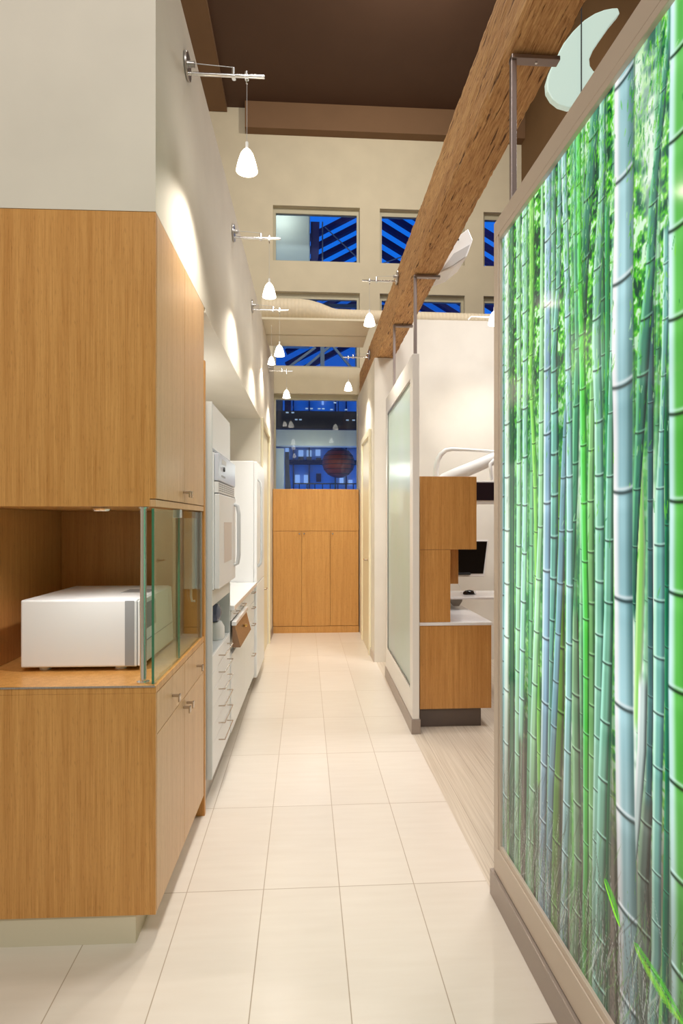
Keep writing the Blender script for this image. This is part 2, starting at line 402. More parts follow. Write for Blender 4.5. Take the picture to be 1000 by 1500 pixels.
m.f.append(tuple(range(n))); m.f.append(tuple(ny*n+k for k in reversed(range(n))))
o = m.build('timber_beam', M['timber']); tag(o, 'rough sawn heavy timber beam running overhead along the corridor', 'beam')
# ================================================================= BACKLIT BAMBOO SCREEN
t = thing('backlit_screen', 'large backlit bamboo forest picture in a taupe frame with grey baseboard', 'screen', (0, -.9, 0), P)
k = MB(); YE = -2.3
def frame_bar(k, y0, y1, z0, z1): k.box(0, .03, y0, y1, z0, z1)
frame_bar(k, YE, 0, 2.545, 2.61); frame_bar(k, YE, 0, .10, .20); frame_bar(k, -.045, 0, .2, 2.545)
# sloping inner lip of the frame
k.hexa([(.0, YE, 2.523), (.02, YE, 2.523), (0, -.06, 2.523), (.02, -.06, 2.523), (.0, YE, 2.545), (.02, YE, 2.545), (0, -.06, 2.545), (.02, -.06, 2.545)])
k.box(.004, .02, YE, -.06, .2, .222); k.box(.004, .02, -.06, -.045, .2, 2.545)
k.build('frame', M['frame'], t, bev=.002)
box('back_panel', .031, .12, YE, 0, 0, 2.61, M['frame'], t)
box('baseboard', -.012, .03, YE, .012, 0, .098, M['base'], t, bev=.002, label='grey metal baseboard')
STK = None
STALKS=[
 ([(0.135,0.182,0.127),(0.135,0.176,2.601)],((30,90,70),(60,120,80),(20,70,60)),[]),
 ([(0.283,0.319,0.262),(0.307,0.342,0.869),(0.325,0.353,1.597),(0.325,0.359,2.32)],((90,170,120),(120,190,130),(50,120,80)),[0.356,0.485,0.614,0.742,0.869,0.995,1.12,1.246,1.371,1.495,1.62,1.744,1.868,1.993,2.117]),
 ([(0.655,0.694,1.834),(0.663,0.717,2.09),(0.683,0.735,2.247),(0.709,0.76,2.396),(0.739,0.794,2.571)],((90,160,120),(40,120,90),(20,80,70)),[1.834,1.999,2.16,2.314,2.461]),
 ([(0.787,0.814,1.804),(0.767,0.804,2.086),(0.774,0.807,2.328),(0.777,0.81,2.516)],((120,190,150),(60,140,90),(20,80,50)),[1.874,2.015,2.155,2.293,2.431]),
 ([(0.78,0.82,0.527),(0.81,0.845,1.221),(0.807,0.833,1.731),(0.804,0.827,2.245)],((60,170,110),(40,140,80),(20,110,70)),[]),
 ([(0.724,0.756,0.31),(0.72,0.756,0.848),(0.709,0.753,1.206),(0.717,0.749,1.567),(0.728,0.756,1.818)],((150,220,140),(120,180,110),(70,120,80)),[0.426,0.56,0.695,0.83,0.964,1.098,1.233,1.369,1.504,1.639,1.773]),
 ([(0.598,0.631,1.188),(0.623,0.663,1.574),(0.643,0.675,1.951),(0.631,0.663,2.335)],((120,200,150),(70,150,110),(50,110,80)),[1.286,1.45,1.612,1.773,1.932,2.094,2.258]),
 ([(0.479,0.536,0.138),(0.503,0.558,0.665),(0.526,0.58,0.937),(0.536,0.58,1.279),(0.531,0.576,1.581)],((100,170,70),(90,140,50),(90,85,70)),[0.287,0.487,0.686,0.885,1.078,1.269,1.46]),
 ([(0.449,0.489,0.362),(0.479,0.508,1.169),(0.493,0.526,1.584),(0.489,0.522,2.412)],((160,215,190),(90,150,130),(50,90,80)),[0.427,0.577,0.726,0.874,1.022,1.169,1.315,1.46,1.605,1.749,1.894,2.039,2.184,2.329]),
 ([(0.615,0.671,0.238),(0.639,0.683,0.478),(0.623,0.671,0.964),(0.631,0.663,1.193)],((150,200,150),(110,150,110),(80,90,75)),[0.358,0.515,0.664,0.814,0.964,1.117]),
 ([(0.96,0.996,0.667),(0.981,1.003,0.871),(0.988,1.008,1.068),(0.986,1.006,1.457),(0.986,1.008,1.667),(0.988,1.011,1.921)],((90,140,130),(60,110,110),(50,80,85)),[0.734,0.846,0.956,1.065,1.173,1.281,1.389,1.496,1.604,1.712]),
 ([(0.933,0.955,0.99),(0.939,0.97,1.179),(0.949,0.978,1.396),(0.955,0.963,1.643)],((190,250,150),(150,220,110),(220,255,200)),[]),
 ([(0.928,0.944,0.673),(0.933,0.965,0.805),(0.947,0.981,0.935),(0.952,0.986,1.09)],((225,245,225),(200,220,215),(90,110,110)),[]),
 ([(0.944,1.001,0.481),(0.949,0.991,0.663),(0.965,1.006,0.823)],((130,160,130),(90,110,100),(60,60,55)),[0.527,0.648,0.775,0.899]),
 ([(0.026,0.071,0.215),(0.033,0.078,0.841),(0.033,0.078,2.526)],((120,170,190),(160,215,220),(110,170,160)),[0.298,0.424,0.549,0.674,0.799,0.924,1.048,1.173,1.297,1.421,1.546,1.67,1.795,1.919,2.044,2.168,2.292]),
 ([(0.056,0.107,0.233),(0.071,0.125,0.802),(0.082,0.135,1.463),(0.078,0.128,2.503)],((190,230,220),(235,252,235),(180,220,180)),[0.42,0.622,0.822,1.021,1.219,1.417,1.615,1.812,2.01,2.208,2.406]),
 ([(0.176,0.222,0.201),(0.189,0.234,0.835),(0.202,0.244,1.462),(0.205,0.247,1.941),(0.196,0.241,2.567)],((170,230,200),(165,225,170),(90,160,110)),[0.328,0.478,0.626,0.775,0.922,1.07,1.217,1.364,1.51,1.656,1.802,1.948,2.095,2.241,2.389,2.536]),
 ([(0.222,0.265,0.702),(0.234,0.283,1.038),(0.256,0.301,1.462),(0.259,0.307,2.067),(0.253,0.307,2.534)],((190,240,230),(160,225,185),(80,150,120)),[0.835,1.004,1.173,1.34,1.506,1.671,1.837,2.002,2.167,2.333,2.499]),
 ([(0.386,0.413,0.606),(0.375,0.408,0.889),(0.364,0.397,1.151),(0.359,0.386,1.461),(0.342,0.375,1.685),(0.319,0.342,1.916),(0.319,0.359,2.276)],((160,230,110),(120,205,80),(70,150,60)),[0.704,0.845,0.987,1.129,1.273,1.417,1.562,1.708,1.858,2.006]),
 ([(0.301,0.348,0.276),(0.325,0.375,0.741),(0.348,0.392,1.016),(0.392,0.428,1.461),(0.397,0.434,1.896),(0.413,0.431,2.457)],((180,240,200),(165,225,165),(110,180,120)),[0.382,0.561,0.739,0.916,1.091,1.263,1.433,1.6,1.768,1.935,2.101]),
 ([(0.469,0.503,1.042),(0.479,0.536,1.378),(0.489,0.54,1.707),(0.489,0.531,1.956),(0.522,0.554,2.151),(0.536,0.563,2.51)],((150,215,200),(100,170,150),(30,70,70)),[1.148,1.276,1.402,1.528,1.654,1.78,1.906,2.029,2.147,2.269,2.391]),
 ([(0.381,0.434,0.02),(0.392,0.444,0.31),(0.408,0.456,0.664),(0.418,0.471,0.904),(0.431,0.486,1.461),(0.436,0.486,2.012),(0.444,0.493,2.538)],((200,228,240),(150,192,214),(90,128,148)),[0.31,0.499,0.681,0.878,1.083,1.295,1.507,1.722,1.923,2.124,2.326,2.525]),
 ([(0.545,0.598,0.185),(0.558,0.602,0.409),(0.572,0.615,0.693),(0.585,0.625,0.952),(0.593,0.633,1.46),(0.585,0.625,1.85),(0.58,0.615,2.127),(0.558,0.593,2.493)],((190,235,235),(150,205,200),(80,140,120)),[0.328,0.485,0.632,0.787,0.942,1.099,1.265,1.423,1.578,1.735,1.888,2.042,2.179,2.319,2.458]),
 ([(0.428,0.474,0.096),(0.449,0.489,0.362),(0.469,0.508,0.646),(0.489,0.531,0.862),(0.517,0.554,1.114),(0.536,0.576,1.339),(0.554,0.589,1.579),(0.576,0.593,1.776)],((130,180,190),(120,165,175),(80,110,120)),[0.296,0.439,0.564,0.694,0.828,0.968,1.114,1.266,1.422,1.578,1.698]),
 ([(0.687,0.713,0.206),(0.687,0.717,0.41),(0.691,0.72,0.504),(0.691,0.724,0.982),(0.689,0.724,1.202),(0.679,0.713,1.459),(0.673,0.709,1.756),(0.667,0.702,1.943),(0.659,0.687,2.134),(0.651,0.679,2.439)],((120,225,140),(80,205,70),(40,140,50)),[0.299,0.438,0.582,0.729,0.878,1.03,1.186,1.341,1.5,1.657,1.812,1.962,2.109,2.248,2.383]),
 ([(0.739,0.767,0.497),(0.749,0.787,0.859),(0.756,0.797,1.143),(0.756,0.801,1.459),(0.753,0.794,1.705),(0.739,0.784,1.919),(0.746,0.787,2.094),(0.78,0.807,2.36)],((175,225,200),(130,195,165),(60,130,110)),[0.615,0.751,0.89,1.019,1.157,1.294,1.432,1.569,1.707,1.844,1.977,2.106,2.272]),
 ([(0.739,0.807,0.158),(0.753,0.807,0.339),(0.76,0.807,0.551),(0.77,0.817,0.782),(0.787,0.833,1.013),(0.801,0.842,1.22),(0.807,0.845,1.458),(0.817,0.845,1.695),(0.83,0.849,1.895),(0.833,0.849,2.063)],((160,225,200),(115,180,150),(50,100,75)),[0.249,0.375,0.512,0.646,0.791,0.942,1.093,1.246,1.402,1.562,1.72,1.874]),
 ([(0.925,0.939,1.238),(0.925,0.949,1.395),(0.933,0.963,1.551),(0.941,0.981,1.704),(0.949,0.998,1.854),(0.978,1.013,1.997),(0.993,1.025,2.169),(1.015,1.039,2.264),(1.032,1.058,2.38),(1.055,1.078,2.484)],((110,190,140),(60,130,105),(25,75,75)),[1.26,1.392,1.523,1.652,1.779,1.903,2.023,2.144,2.257,2.367]),
 ([(0.986,1.025,0.357),(1.003,1.035,0.515),(1.003,1.035,0.692),(1.006,1.039,0.885),(1.008,1.047,1.077),(1.011,1.048,1.399),(1.015,1.046,1.501),(1.03,1.046,1.66),(1.039,1.06,1.859),(1.044,1.062,2.073)],((180,235,205),(120,190,175),(70,125,130)),[0.468,0.579,0.688,0.802,0.918,1.036,1.156,1.279,1.399,1.521,1.643,1.76,1.878,1.995]),
 ([(1.039,1.062,0.539),(1.048,1.064,0.9),(1.048,1.064,1.114),(1.048,1.062,1.4),(1.048,1.062,1.743)],((10,130,80),(0,100,70),(10,80,70)),[0.539,0.669,0.799,0.929,1.057,1.186,1.314,1.443,1.572]),
 ([(0.873,0.955,0.279),(0.87,0.949,0.403),(0.862,0.944,0.623),(0.856,0.936,0.78),(0.85,0.93,1.037),(0.85,0.929,1.231),(0.845,0.928,1.458),(0.845,0.928,1.653),(0.836,0.928,1.882),(0.842,0.929,2.043),(0.849,0.93,2.204),(0.849,0.932,2.495),(0.855,0.933,2.589)],((232,250,252),(163,208,214),(112,172,172)),[0.31,0.521,0.752,1.005,1.262,1.52,1.775,2.027,2.272,2.503]),
 ([(1.071,1.146,0.445),(1.067,1.138,0.742),(1.06,1.132,1.098),(1.064,1.134,1.457),(1.061,1.134,1.816),(1.06,1.134,2.175),(1.067,1.138,2.501)],((190,250,220),(84,186,70),(10,90,40)),[0.526,0.718,0.91,1.103,1.301,1.491,1.671,1.867,2.052,2.236,2.412]),
]
# (1.101, 2.503) (1.101, 0.438) (0.861, 0.498) (0.933, 0.475) (1.101, 0.521)

def vnoise(nu, nv, au, av, seed):
    r = np.random.default_rng(seed); g = r.random((int(av)+2, int(au)+2))
    y = np.linspace(0, int(av), nv); x = np.linspace(0, int(au), nu)
    yi = np.minimum(y.astype(int), int(av)-0); xi = np.minimum(x.astype(int), int(au)-0)
    fy = (y-yi)[:, None]; fx = (x-xi)[None, :]; fy = fy*fy*(3-2*fy); fx = fx*fx*(3-2*fx)
    a = g[yi][:, xi]; b = g[yi][:, xi+1]; c = g[yi+1][:, xi]; d = g[yi+1][:, xi+1]
    return (a*(1-fx)+b*fx)*(1-fy)+(c*(1-fx)+d*fx)*fy
def S2L(a): a = np.clip(a, 0, 255)/255; return np.where(a <= .04045, a/12.92, ((a+.055)/1.055)**2.4)
TW = 2.24; Z0p, Z1p = .222, 2.523
NU, NV = 860, 1080
T = np.linspace(.05, TW, NU); Z = np.linspace(Z0p, Z1p, NV)
TT, ZZ = np.meshgrid(T, Z)
def sm(e0, e1, x): q = np.clip((x-e0)/(e1-e0), 0, 1); return q*q*(3-2*q)
n1 = vnoise(NU, NV, 26, 34, 1); n2 = vnoise(NU, NV, 90, 120, 2); n3 = vnoise(NU, NV, 260, 300, 3); n4 = vnoise(NU, NV, 10, 12, 4)
nf = vnoise(NU, NV, 150, 70, 5); ns = vnoise(NU, NV, 200, 6, 6); ns2 = vnoise(NU, NV, 60, 2, 7)
leaf = .45*n2+.35*n3+.2*nf+.25*(n1-.5)
def mixr(a, b, f): return a*(1-f[..., None])+b*f[..., None]
c = lambda *q: np.array(q, float)
img = np.zeros((NV, NU, 3))+c(30, 120, 60)
img = mixr(img, c(70, 190, 40), sm(.42, .52, leaf)); img = mixr(img, c(130, 225, 70), sm(.52, .60, leaf)); img = mixr(img, c(215, 255, 215), sm(.60, .68, leaf+.10*(n4-.5)))
img = mixr(img, c(4, 70, 50), sm(.58, .68, 1-leaf+.1*(n4-.5)))
# the lower ground is brown-grey stems and gaps
low = sm(1.25, .55, ZZ+.25*(n4-.5))
stem = mixr(np.zeros_like(img)+c(50, 48, 38), c(104, 94, 84), sm(.35, .7, ns)); stem = mixr(stem, c(110, 165, 90), sm(.66, .85, ns2))
img = mixr(img, stem, low)
mid = sm(2.0, 1.6, ZZ)*sm(.7, 1.2, ZZ)
img = mixr(img, mixr(np.zeros_like(img)+c(50, 130, 80), c(150, 220, 130), sm(.35, .75, .6*ns+.4*n1)), mid*.75)
# bright openings between the stalks
for (tc, zc, rt, rz, s) in ((.93, 1.12, .035, .33, 1), (.90, 1.45, .03, .2, .8), (1.01, 1.38, .02, .22, 1), (.62, .98, .012, .2, 1), (1.0, 2.3, .04, .2, 1), (.95, 2.45, .03, .15, .8), (.5, 1.95, .03, .12, .7), (.66, 1.62, .03, .2, .6), (.1, 1.55, .02, .25, .4), (.24, 2.35, .03, .1, .8), (.965, 1.0, .02, .2, 1), (.93, .92, .02, .16, 1), (1.25, 1.9, .05, .3, .7), (1.6, 1.4, .06, .4, .8), (.985, .95, .015, .25, .9)):
    g = np.exp(-((TT-tc)/rt)**2-((ZZ-zc)/rz)**2)*s; img = mixr(img, c(238, 255, 238), np.clip(g*1.1*(.6+.8*n2), 0, 1))
rs = np.random.default_rng(11)
def paint(edges, cols, nodes, a=1.0):
    tl = np.interp(Z, [e[2] for e in edges], [e[0] for e in edges])[:, None]; tr = np.interp(Z, [e[2] for e in edges], [e[1] for e in edges])[:, None]
    w = np.maximum(tr-tl, .002)
    i0, i1 = np.searchsorted(T, [tl.min()-.004, (tl+w).max()+.004])
    if i1 <= i0: return
    tt_, zt_, sub = TT[:, i0:i1], ZZ[:, i0:i1], img[:, i0:i1]
    u = (tt_-tl)/w
    aa = sm(-.05, .05, u)*sm(1.05, .95, u)*a
    li, mi, da = (np.array(q, float) for q in cols)
    za, zb = edges[0][2], edges[-1][2]
    if za > .55: aa = aa*sm(za-.03, za+.02, zt_)
    if zb < 2.25: aa = aa*sm(zb+.03, zb-.02, zt_)
    li = np.minimum(li*1.08+8, 255); da = da*.72
    col = mixr(np.zeros(sub.shape)+li, mi, sm(.10, .40, u)); col = mixr(col, da, sm(.55, 1.0, u))
    col = col+((n4[:, i0:i1]-.5)*30+(ns[:, i0:i1]-.5)*22+(n1[:, i0:i1]-.5)*16)[..., None]
    # lower halves turn greyer and browner, as in the print
    col = mixr(col, c(60, 55, 47)+0*col, sm(1.1, .3, zt_)*.54*np.ones_like(aa))
    col = mixr(col, c(215, 250, 235)+0*col, sm(1.9, 2.4, zt_)*.10*np.ones_like(aa))
    th = np.clip(w*.095, .0022, .0085)
    for z in nodes:
        j0, j1 = np.searchsorted(Z, [z-.05, z+.05])
        if j1 <= j0: continue
        uu, t_ = u[j0:j1], th[j0:j1]
        zz = z+t_*1.2*((uu-.5)**2)*2-zt_[j0:j1]
        dark = np.exp(-(zz/(t_*.6))**2); lit = np.exp(-((zz+t_*1.2)/(t_*.6))**2); lit2 = np.exp(-((zz-t_*3)/(t_*2.4))**2)
        cs = col[j0:j1]
        cs = mixr(cs, da*.35+0*cs, np.clip(dark*.8, 0, 1)); cs = mixr(cs, li*.75+60+0*cs, np.clip(lit*.6, 0, 1)); col[j0:j1] = cs+(lit2*10)[..., None]
    img[:, i0:i1] = mixr(sub, np.clip(col, 0, 255), aa)
fill = np.random.default_rng(5)
# farther stalks that fill the forest
tt = .06
while tt < TW:
    w = fill.uniform(.012, .03); g = fill.uniform(0, 1); lean = fill.uniform(-.05, .05)
    cb = (90+50*g, 160+40*g, 110+50*g)
    ed = [(tt+lean, tt+lean+w, .2), (tt, tt+w, 1.3), (tt-lean, tt-lean+w, 2.55)]
    nz0 = fill.uniform(0, .1)
    paint(ed, (tuple(min(255, v*1.25) for v in cb), cb, tuple(v*.55 for v in cb)), [z for z in np.arange(.25+nz0, 2.5, fill.uniform(.12, .17))], fill.uniform(.35, .75))
    tt += fill.uniform(.03, .09)
for e, cs, nn in STALKS: paint(e, cs, nn)
# nearer the viewer than the photo shows: more of the same grove
tt = 1.19
while tt < TW:
    w = fill.choice([.02, .03, .05, .075]); lean = fill.uniform(-.02, .02); g = fill.choice([0, 1, 2])
    cb = [(150, 200, 205), (90, 185, 90), (120, 185, 150)][g]; sp = .14+w*1.2; nz0 = fill.uniform(0, sp)
    paint([(tt+lean, tt+lean+w, .2), (tt-lean, tt-lean+w, 2.55)], (tuple(min(255, v*1.3) for v in cb), cb, tuple(v*.5 for v in cb)), [z for z in np.arange(.25+nz0, 2.5, sp)])
    tt += w+fill.uniform(.005, .06)
# leaves crossing the stalks high up, twigs and dry stems low down, two bright ferns
def stroke(t0, z0, t1, z1, w, colr, a=.9):
    lo_t, hi_t = min(t0, t1)-w*3, max(t0, t1)+w*3; lo_z, hi_z = min(z0, z1)-w*3, max(z0, z1)+w*3
    i0, i1 = np.searchsorted(T, [lo_t, hi_t]); j0, j1 = np.searchsorted(Z, [lo_z, hi_z])
    if i1 <= i0 or j1 <= j0: return
    a_, b_ = TT[j0:j1, i0:i1], ZZ[j0:j1, i0:i1]; dx, dz = t1-t0, z1-z0; q = np.clip(((a_-t0)*dx+(b_-z0)*dz)/(dx*dx+dz*dz+1e-9), 0, 1)
    d = np.hypot(a_-(t0+q*dx), b_-(z0+q*dz)); f = np.clip(1.3-d/(w*(1.1-abs(q-.5)*1.6)), 0, 1)*a
    img[j0:j1, i0:i1] = img[j0:j1, i0:i1]*(1-f[..., None])+np.array(colr, float)*f[..., None]
LC = [(70, 200, 20), (130, 230, 50), (30, 140, 50), (200, 250, 190), (10, 110, 60), (90, 190, 60)]
big = [(.852, .918), (1.06, 1.14), (.39, .455)]
for _ in range(9000):
    t0 = rs.uniform(.06, TW); z0 = 2.52-abs(rs.normal(0, .42))
    if z0 < 1.3: continue
    if any(a < t0 < b for a, b in big) and rs.random() < .96: continue
    if rs.random() < .55*(1-n1[min(int((z0-Z0p)/(Z1p-Z0p)*NV), NV-1), min(int((t0-.05)/(TW-.05)*NU), NU-1)]): continue
    an = rs.normal(-1.9, .45); ln = rs.uniform(.012, .035)
    stroke(t0, z0, t0+math.cos(an)*ln*.55, z0+math.sin(an)*ln, rs.uniform(.0016, .0034), LC[rs.integers(0, 6)], .62)
for _ in range(2600):
    t0 = rs.uniform(.05, TW); z0 = .2+abs(rs.normal(0, .15))
    if z0 > .62: continue
    an = rs.normal(1.45, .28); ln = rs.uniform(.03, .14)
    stroke(t0, z0, t0+math.cos(an)*ln, z0+math.sin(an)*ln, rs.uniform(.0009, .0016), [(205, 205, 195), (58, 48, 42), (130, 112, 96), (90, 140, 60), (40, 36, 34)][rs.integers(0, 5)], .6)
def fern(t0, z0, t1, z1, wmax):
    for i in range(26):
        q = i/25; a, b_ = t0+(t1-t0)*q, z0+(z1-z0)*q; w = wmax*math.sin(math.pi*min(1, q*.8+.2))
        stroke(a, b_, a+w*.55, b_-w*.9, .0022, (110+int(60*rs.random()), 235, 30), .95); stroke(a, b_, a+w*.9, b_+w*.35, .002, (70, 200, 20), .85)
fern(.80, .545, .875, .475, .03); fern(.935, .48, 1.12, .44, .035); fern(1.35, .55, 1.5, .46, .04)
lin_img = S2L(img)
# flat printed sheet: a front grid with its colours and a plain back
me = bpy.data.meshes.new('picture'); nvt = NU*NV
co = np.empty((nvt+4, 3), np.float32)
base = np.array(t['_b'])
co[:nvt, 0] = .014; co[:nvt, 1] = -TT.ravel(); co[:nvt, 2] = ZZ.ravel()
co[nvt:] = [(.03, -T[0], Z0p), (.03, -T[-1], Z0p), (.03, -T[-1], Z1p), (.03, -T[0], Z1p)]
co -= base
ii = np.arange(nvt).reshape(NV, NU)
q = np.stack([ii[:-1, :-1], ii[1:, :-1], ii[1:, 1:], ii[:-1, 1:]], -1).reshape(-1, 4)
q = np.vstack([q[:, ::-1], [[nvt, nvt+1, nvt+2, nvt+3]]])
me.vertices.add(nvt+4); me.vertices.foreach_set('co', co.ravel())
me.loops.add(q.size); me.loops.foreach_set('vertex_index', q.ravel().astype(np.int32))
me.polygons.add(len(q)); me.polygons.foreach_set('loop_start', np.arange(0, q.size, 4, dtype=np.int32))
me.update(calc_edges=True)
ca = me.color_attributes.new('print', 'FLOAT_COLOR', 'POINT')
cc = np.ones((nvt+4, 4), np.float32); cc[:nvt, :3] = lin_img.reshape(-1, 3); cc[nvt:, :3] = .5
ca.data.foreach_set('color', cc.ravel())
pm, nt, b = new('backlit_print'); at_ = nt.nodes.new('ShaderNodeAttribute'); at_.attribute_name = 'print'
b.inputs['Base Color'].default_value = (.01, .01, .01, 1); b.inputs['Roughness'].default_value = .1; b.inputs['Specular IOR Level'].default_value = .2
nt.links.new(at_.outputs['Color'], b.inputs['Emission Color']); b.inputs['Emission Strength'].default_value = .95
me.materials.append(pm)
o = bpy.data.objects.new('picture', me); COL.objects.link(o); o.parent = t; o['label'] = 'glowing photo print of green bamboo stalks'
# hanging brackets between the beam and the partitions
def hanger(xr, Y, zb, label, w=.018, flatw=.045):
    t = thing('hanging_bracket', label, 'bracket', (xr, Y, zb), W, 'steel brackets hung from the timber beam')
    z1 = 3.148
    box('rod', xr-.009, xr+.012, Y-.01, Y+.012, zb, z1, M['bracket'], t, bev=.002)
    box('plate', xr-.009, .928, Y-.018, Y+.018, z1-.012, z1+.004, M['bracket'], t, bev=.002)
    box('screw', .84, .848, Y-.004, Y+.004, z1-.016, z1-.011, M['chrome'], t)
hanger(.757, 2.105, 2.612, 'grey steel bracket from the beam down to the bamboo screen')
hanger(.755, 4.01, 2.607, 'steel bracket from the beam to the near end of the frosted glass partition')
hanger(.765, 5.03, 2.607, 'steel bracket from the beam to the far end of the frosted glass partition')
# ================================================================= FROSTED PARTITION
t = thing('glass_partition', 'white framed partition with a tall frosted glass panel and grey baseboard', 'partition', (.02, .7, 0), G)
k = MB(); k.box(0, .047, 0, .11, .10, 2.605); k.box(0, .047, 1.40, 1.48, .10, 2.605); k.box(0, .047, .11, 1.40, 2.455, 2.605); k.box(0, .047, .11, 1.40, .10, .28)
k.build('frame', M['frame_w'], t, bev=.003)
k = MB(); a, b_, z0, z1 = .11, 1.40, .28, 2.455
k.box(.004, .012, a, a+.012, z0, z1); k.box(.004, .012, b_-.012, b_, z0, z1); k.box(.004, .012, a+.012, b_-.012, z1-.012, z1); k.box(.004, .012, a+.012, b_-.012, z0, z0+.012)
k.build('glazing_bead', M['steel'], t)
box('frosted_pane', .014, .024, .11, 1.40, .28, 2.455, M['frost'], t, label='pale green frosted glass')
box('baseboard', -.008, .055, -.008, 1.49, 0, .10, M['base'], t, bev=.002, label='grey metal baseboard')
# ================================================================= FRONT BAMBOO CABINETS
def knob(parent_part, y, z, x=0.0):
    k = MB(); k.box(x, x+.03, y-.005, y+.005, z-.005, z+.005); k.box(x+.024, x+.03, y-.013, y+.013, z-.022, z+.005)
    return k.build('handle', M['nickel'], parent_part, bev=.0012)
CD = -.70
t = thing('wall_cabinet', 'tall upper bamboo cabinet with two doors over the glass display case', 'cabinet', (-.35, .45, 1.504), L)
k = MB(); k.box(CD, -.02, 0, .018, 1.504, 2.516); k.box(CD, -.02, .018, .88, 1.504, 1.522); k.box(CD, CD+.018, .018, .88, 1.522, 2.516); k.box(CD+.018, -.02, .018, .88, 2.498, 2.516); k.box(CD+.018, -.02, .86, .88, 1.522, 2.498)
k.build('body', M['wood'], t, bev=.001)
box('bottom_rail', -.02, 0, 0, .88, 1.504, 1.528, M['wood_pale'], t, bev=.001)
box('corner_strip', -.02, 0, 0, .012, 1.531, 2.516, M['wood'], t)
for y0, y1, ky in ((.014, .444, .425), (.447, .878, .466)):
    d = box('door', -.018, .001, y0, y1, 1.531, 2.514, M['wood_pale'], t, bev=.0015); knob(d, ky, 1.575, .001)
t = thing('base_cabinet', 'lower bamboo cabinet with drawers and a glass display case on top', 'cabinet', (-.35, .45, 0), L)
k = MB(); k.box(CD, -.02, 0, .018, .101, .862); k.box(CD, -.02, .018, .88, .101, .12); k.box(CD, CD+.018, .018, .88, .12, .862); k.box(CD+.018, -.02, .862, .88, .12, .862); k.box(-.02, 0, 0, .012, .101, .862)
k.build('body', M['wood'], t, bev=.001)
box('shelf_top', CD, .001, 0, .88, .862, .887, M['wood'], t, bev=.0015)
box('kick', CD, -.07, .008, .86, 0, .10, M['kick_c'], t, label='cream recessed kick board')
box('end_panel', -.69, .004, .882, .91, 0, 2.25, M['wood'], t)
for y0, y1, ky in ((.014, .444, .235), (.447, .876, .70)):
    d = box('drawer', -.018, .001, y0, y1, .717, .859, M['wood_pale'], t, bev=.0015); knob(d, ky, .785, .001)
for y0, y1, ky in ((.014, .444, .425), (.447, .876, .49)):
    d = box('door', -.018, .001, y0, y1, .104, .714, M['wood_pale'], t, bev=.0015); knob(d, ky, .68, .001)
box('niche_back', -.68, -.01, .862, .88, .888, 1.503, M['wood_in'], t)
box('niche_side', -.70, -.682, 0, .88, .888, 1.503, M['wood_in'], t)
box('shelf_edge_strip', CD, -.002, -.003, .0, .883, .889, M['steel'], t)
k = MB(); k.tube([(-.055, .045, .887), (-.055, .045, 1.503)], .0115, 20); k.tube([(-.055, .045, .887), (-.055, .045, .892)], .022, 20); k.tube([(-.055, .045, 1.498), (-.055, .045, 1.503)], .018, 20)
k.build('post', M['chrome'], t, label='polished steel post')
for y0, y1 in ((.004, .386), (.392, .855)):
    g = box('glass_pane', -.014, -.006, y0, y1, .893, 1.498, M['glass'], t, label='clear glass pane')
    k = MB(); k.box(-.0142, -.0058, y0-.0015, y0, .893, 1.498); k.build('glass_edge', M['glass_edge'], g)
k = MB(); k.box(-.03, .0, .372, .402, 1.468, 1.502); k.build('hinge', M['lgrey'], t, bev=.002)
k = MB(); k.box(-.012, -.004, .84, .862, .888, 1.50); k.build('door_channel', M['steel'], t)
o = MB().lathe([(0, .0), (.03, .0), (.036, -.004), (.036, -.012), (.03, -.016)], (-.22, .08, 1.503)); 
t2 = thing('puck_light', 'small round recessed light under the upper bamboo cabinet', 'light', (-.22, .10, 1.5), L)
MB().lathe([(.0, -.001), (.034, -.001), (.036, -.006), (.030, -.012), (.026, -.012)], (-.22, .10, 1.503)).build('ring', M['chrome'], t2)
MB().lathe([(.0, -.010), (.026, -.010), (.026, -.005), (0, -.005)], (-.22, .10, 1.503)).build('lens', M['puck'], t2)
# the slim white dispenser inside
t = thing('dispenser', 'slim white dispenser hanging at the far end inside the glass case', 'dispenser', (-.055, .82, 1.13), L)
box('body', -.08, -.03, .79, .855, 1.13, 1.47, M['lgrey'], t, bev=.004)
MB().tube([(-.05, .82, 1.13), (-.05, .82, 1.09), (-.045, .82, 1.07), (-.03, .82, 1.07)], .006).build('hook', M['white'], t)
# ================================================================= WHITE MACHINE
t = thing('benchtop_scanner', 'white boxy benchtop machine on four round feet in the bamboo niche', 'machine', (-.33, .45, .887), L)
x0, x1, y0, y1, z0, z1 = -.557, -.112, .212, .72, .903, 1.157
xf = x1-.014
box('body', x0, xf, y0, y1, z0, z1, M['appl'], t, bev=.006)
k = MB(); k.hexa([(xf+.001, y0+.002, z0+.002), (x1+.002, y0+.002, z0+.002), (xf+.001, y1-.002, z0+.002), (x1+.002, y1-.002, z0+.002), (xf+.001, y0+.002, z1-.004), (x1-.006, y0+.002, z1-.004), (xf+.001, y1-.002, z1-.004), (x1-.006, y1-.002, z1-.004)])
fp = k.build('front_panel', M['white'], t, bev=.003)
box('seam', xf-.0005, xf+.0015, y0+.0005, y0+.003, z0+.006, z1-.006, M['grey'], fp)
box('grey_stripe', xf-.045, xf-.010, y0-.0015, y0+.002, z0+.004, z1-.004, M['grey'], t, label='vertical mid grey stripe')
box('top_recess', x0+.30, xf-.02, y0+.22, y0+.34, z1-.002, z1+.0015, M['grey'], t, label='grey strip in the lid')
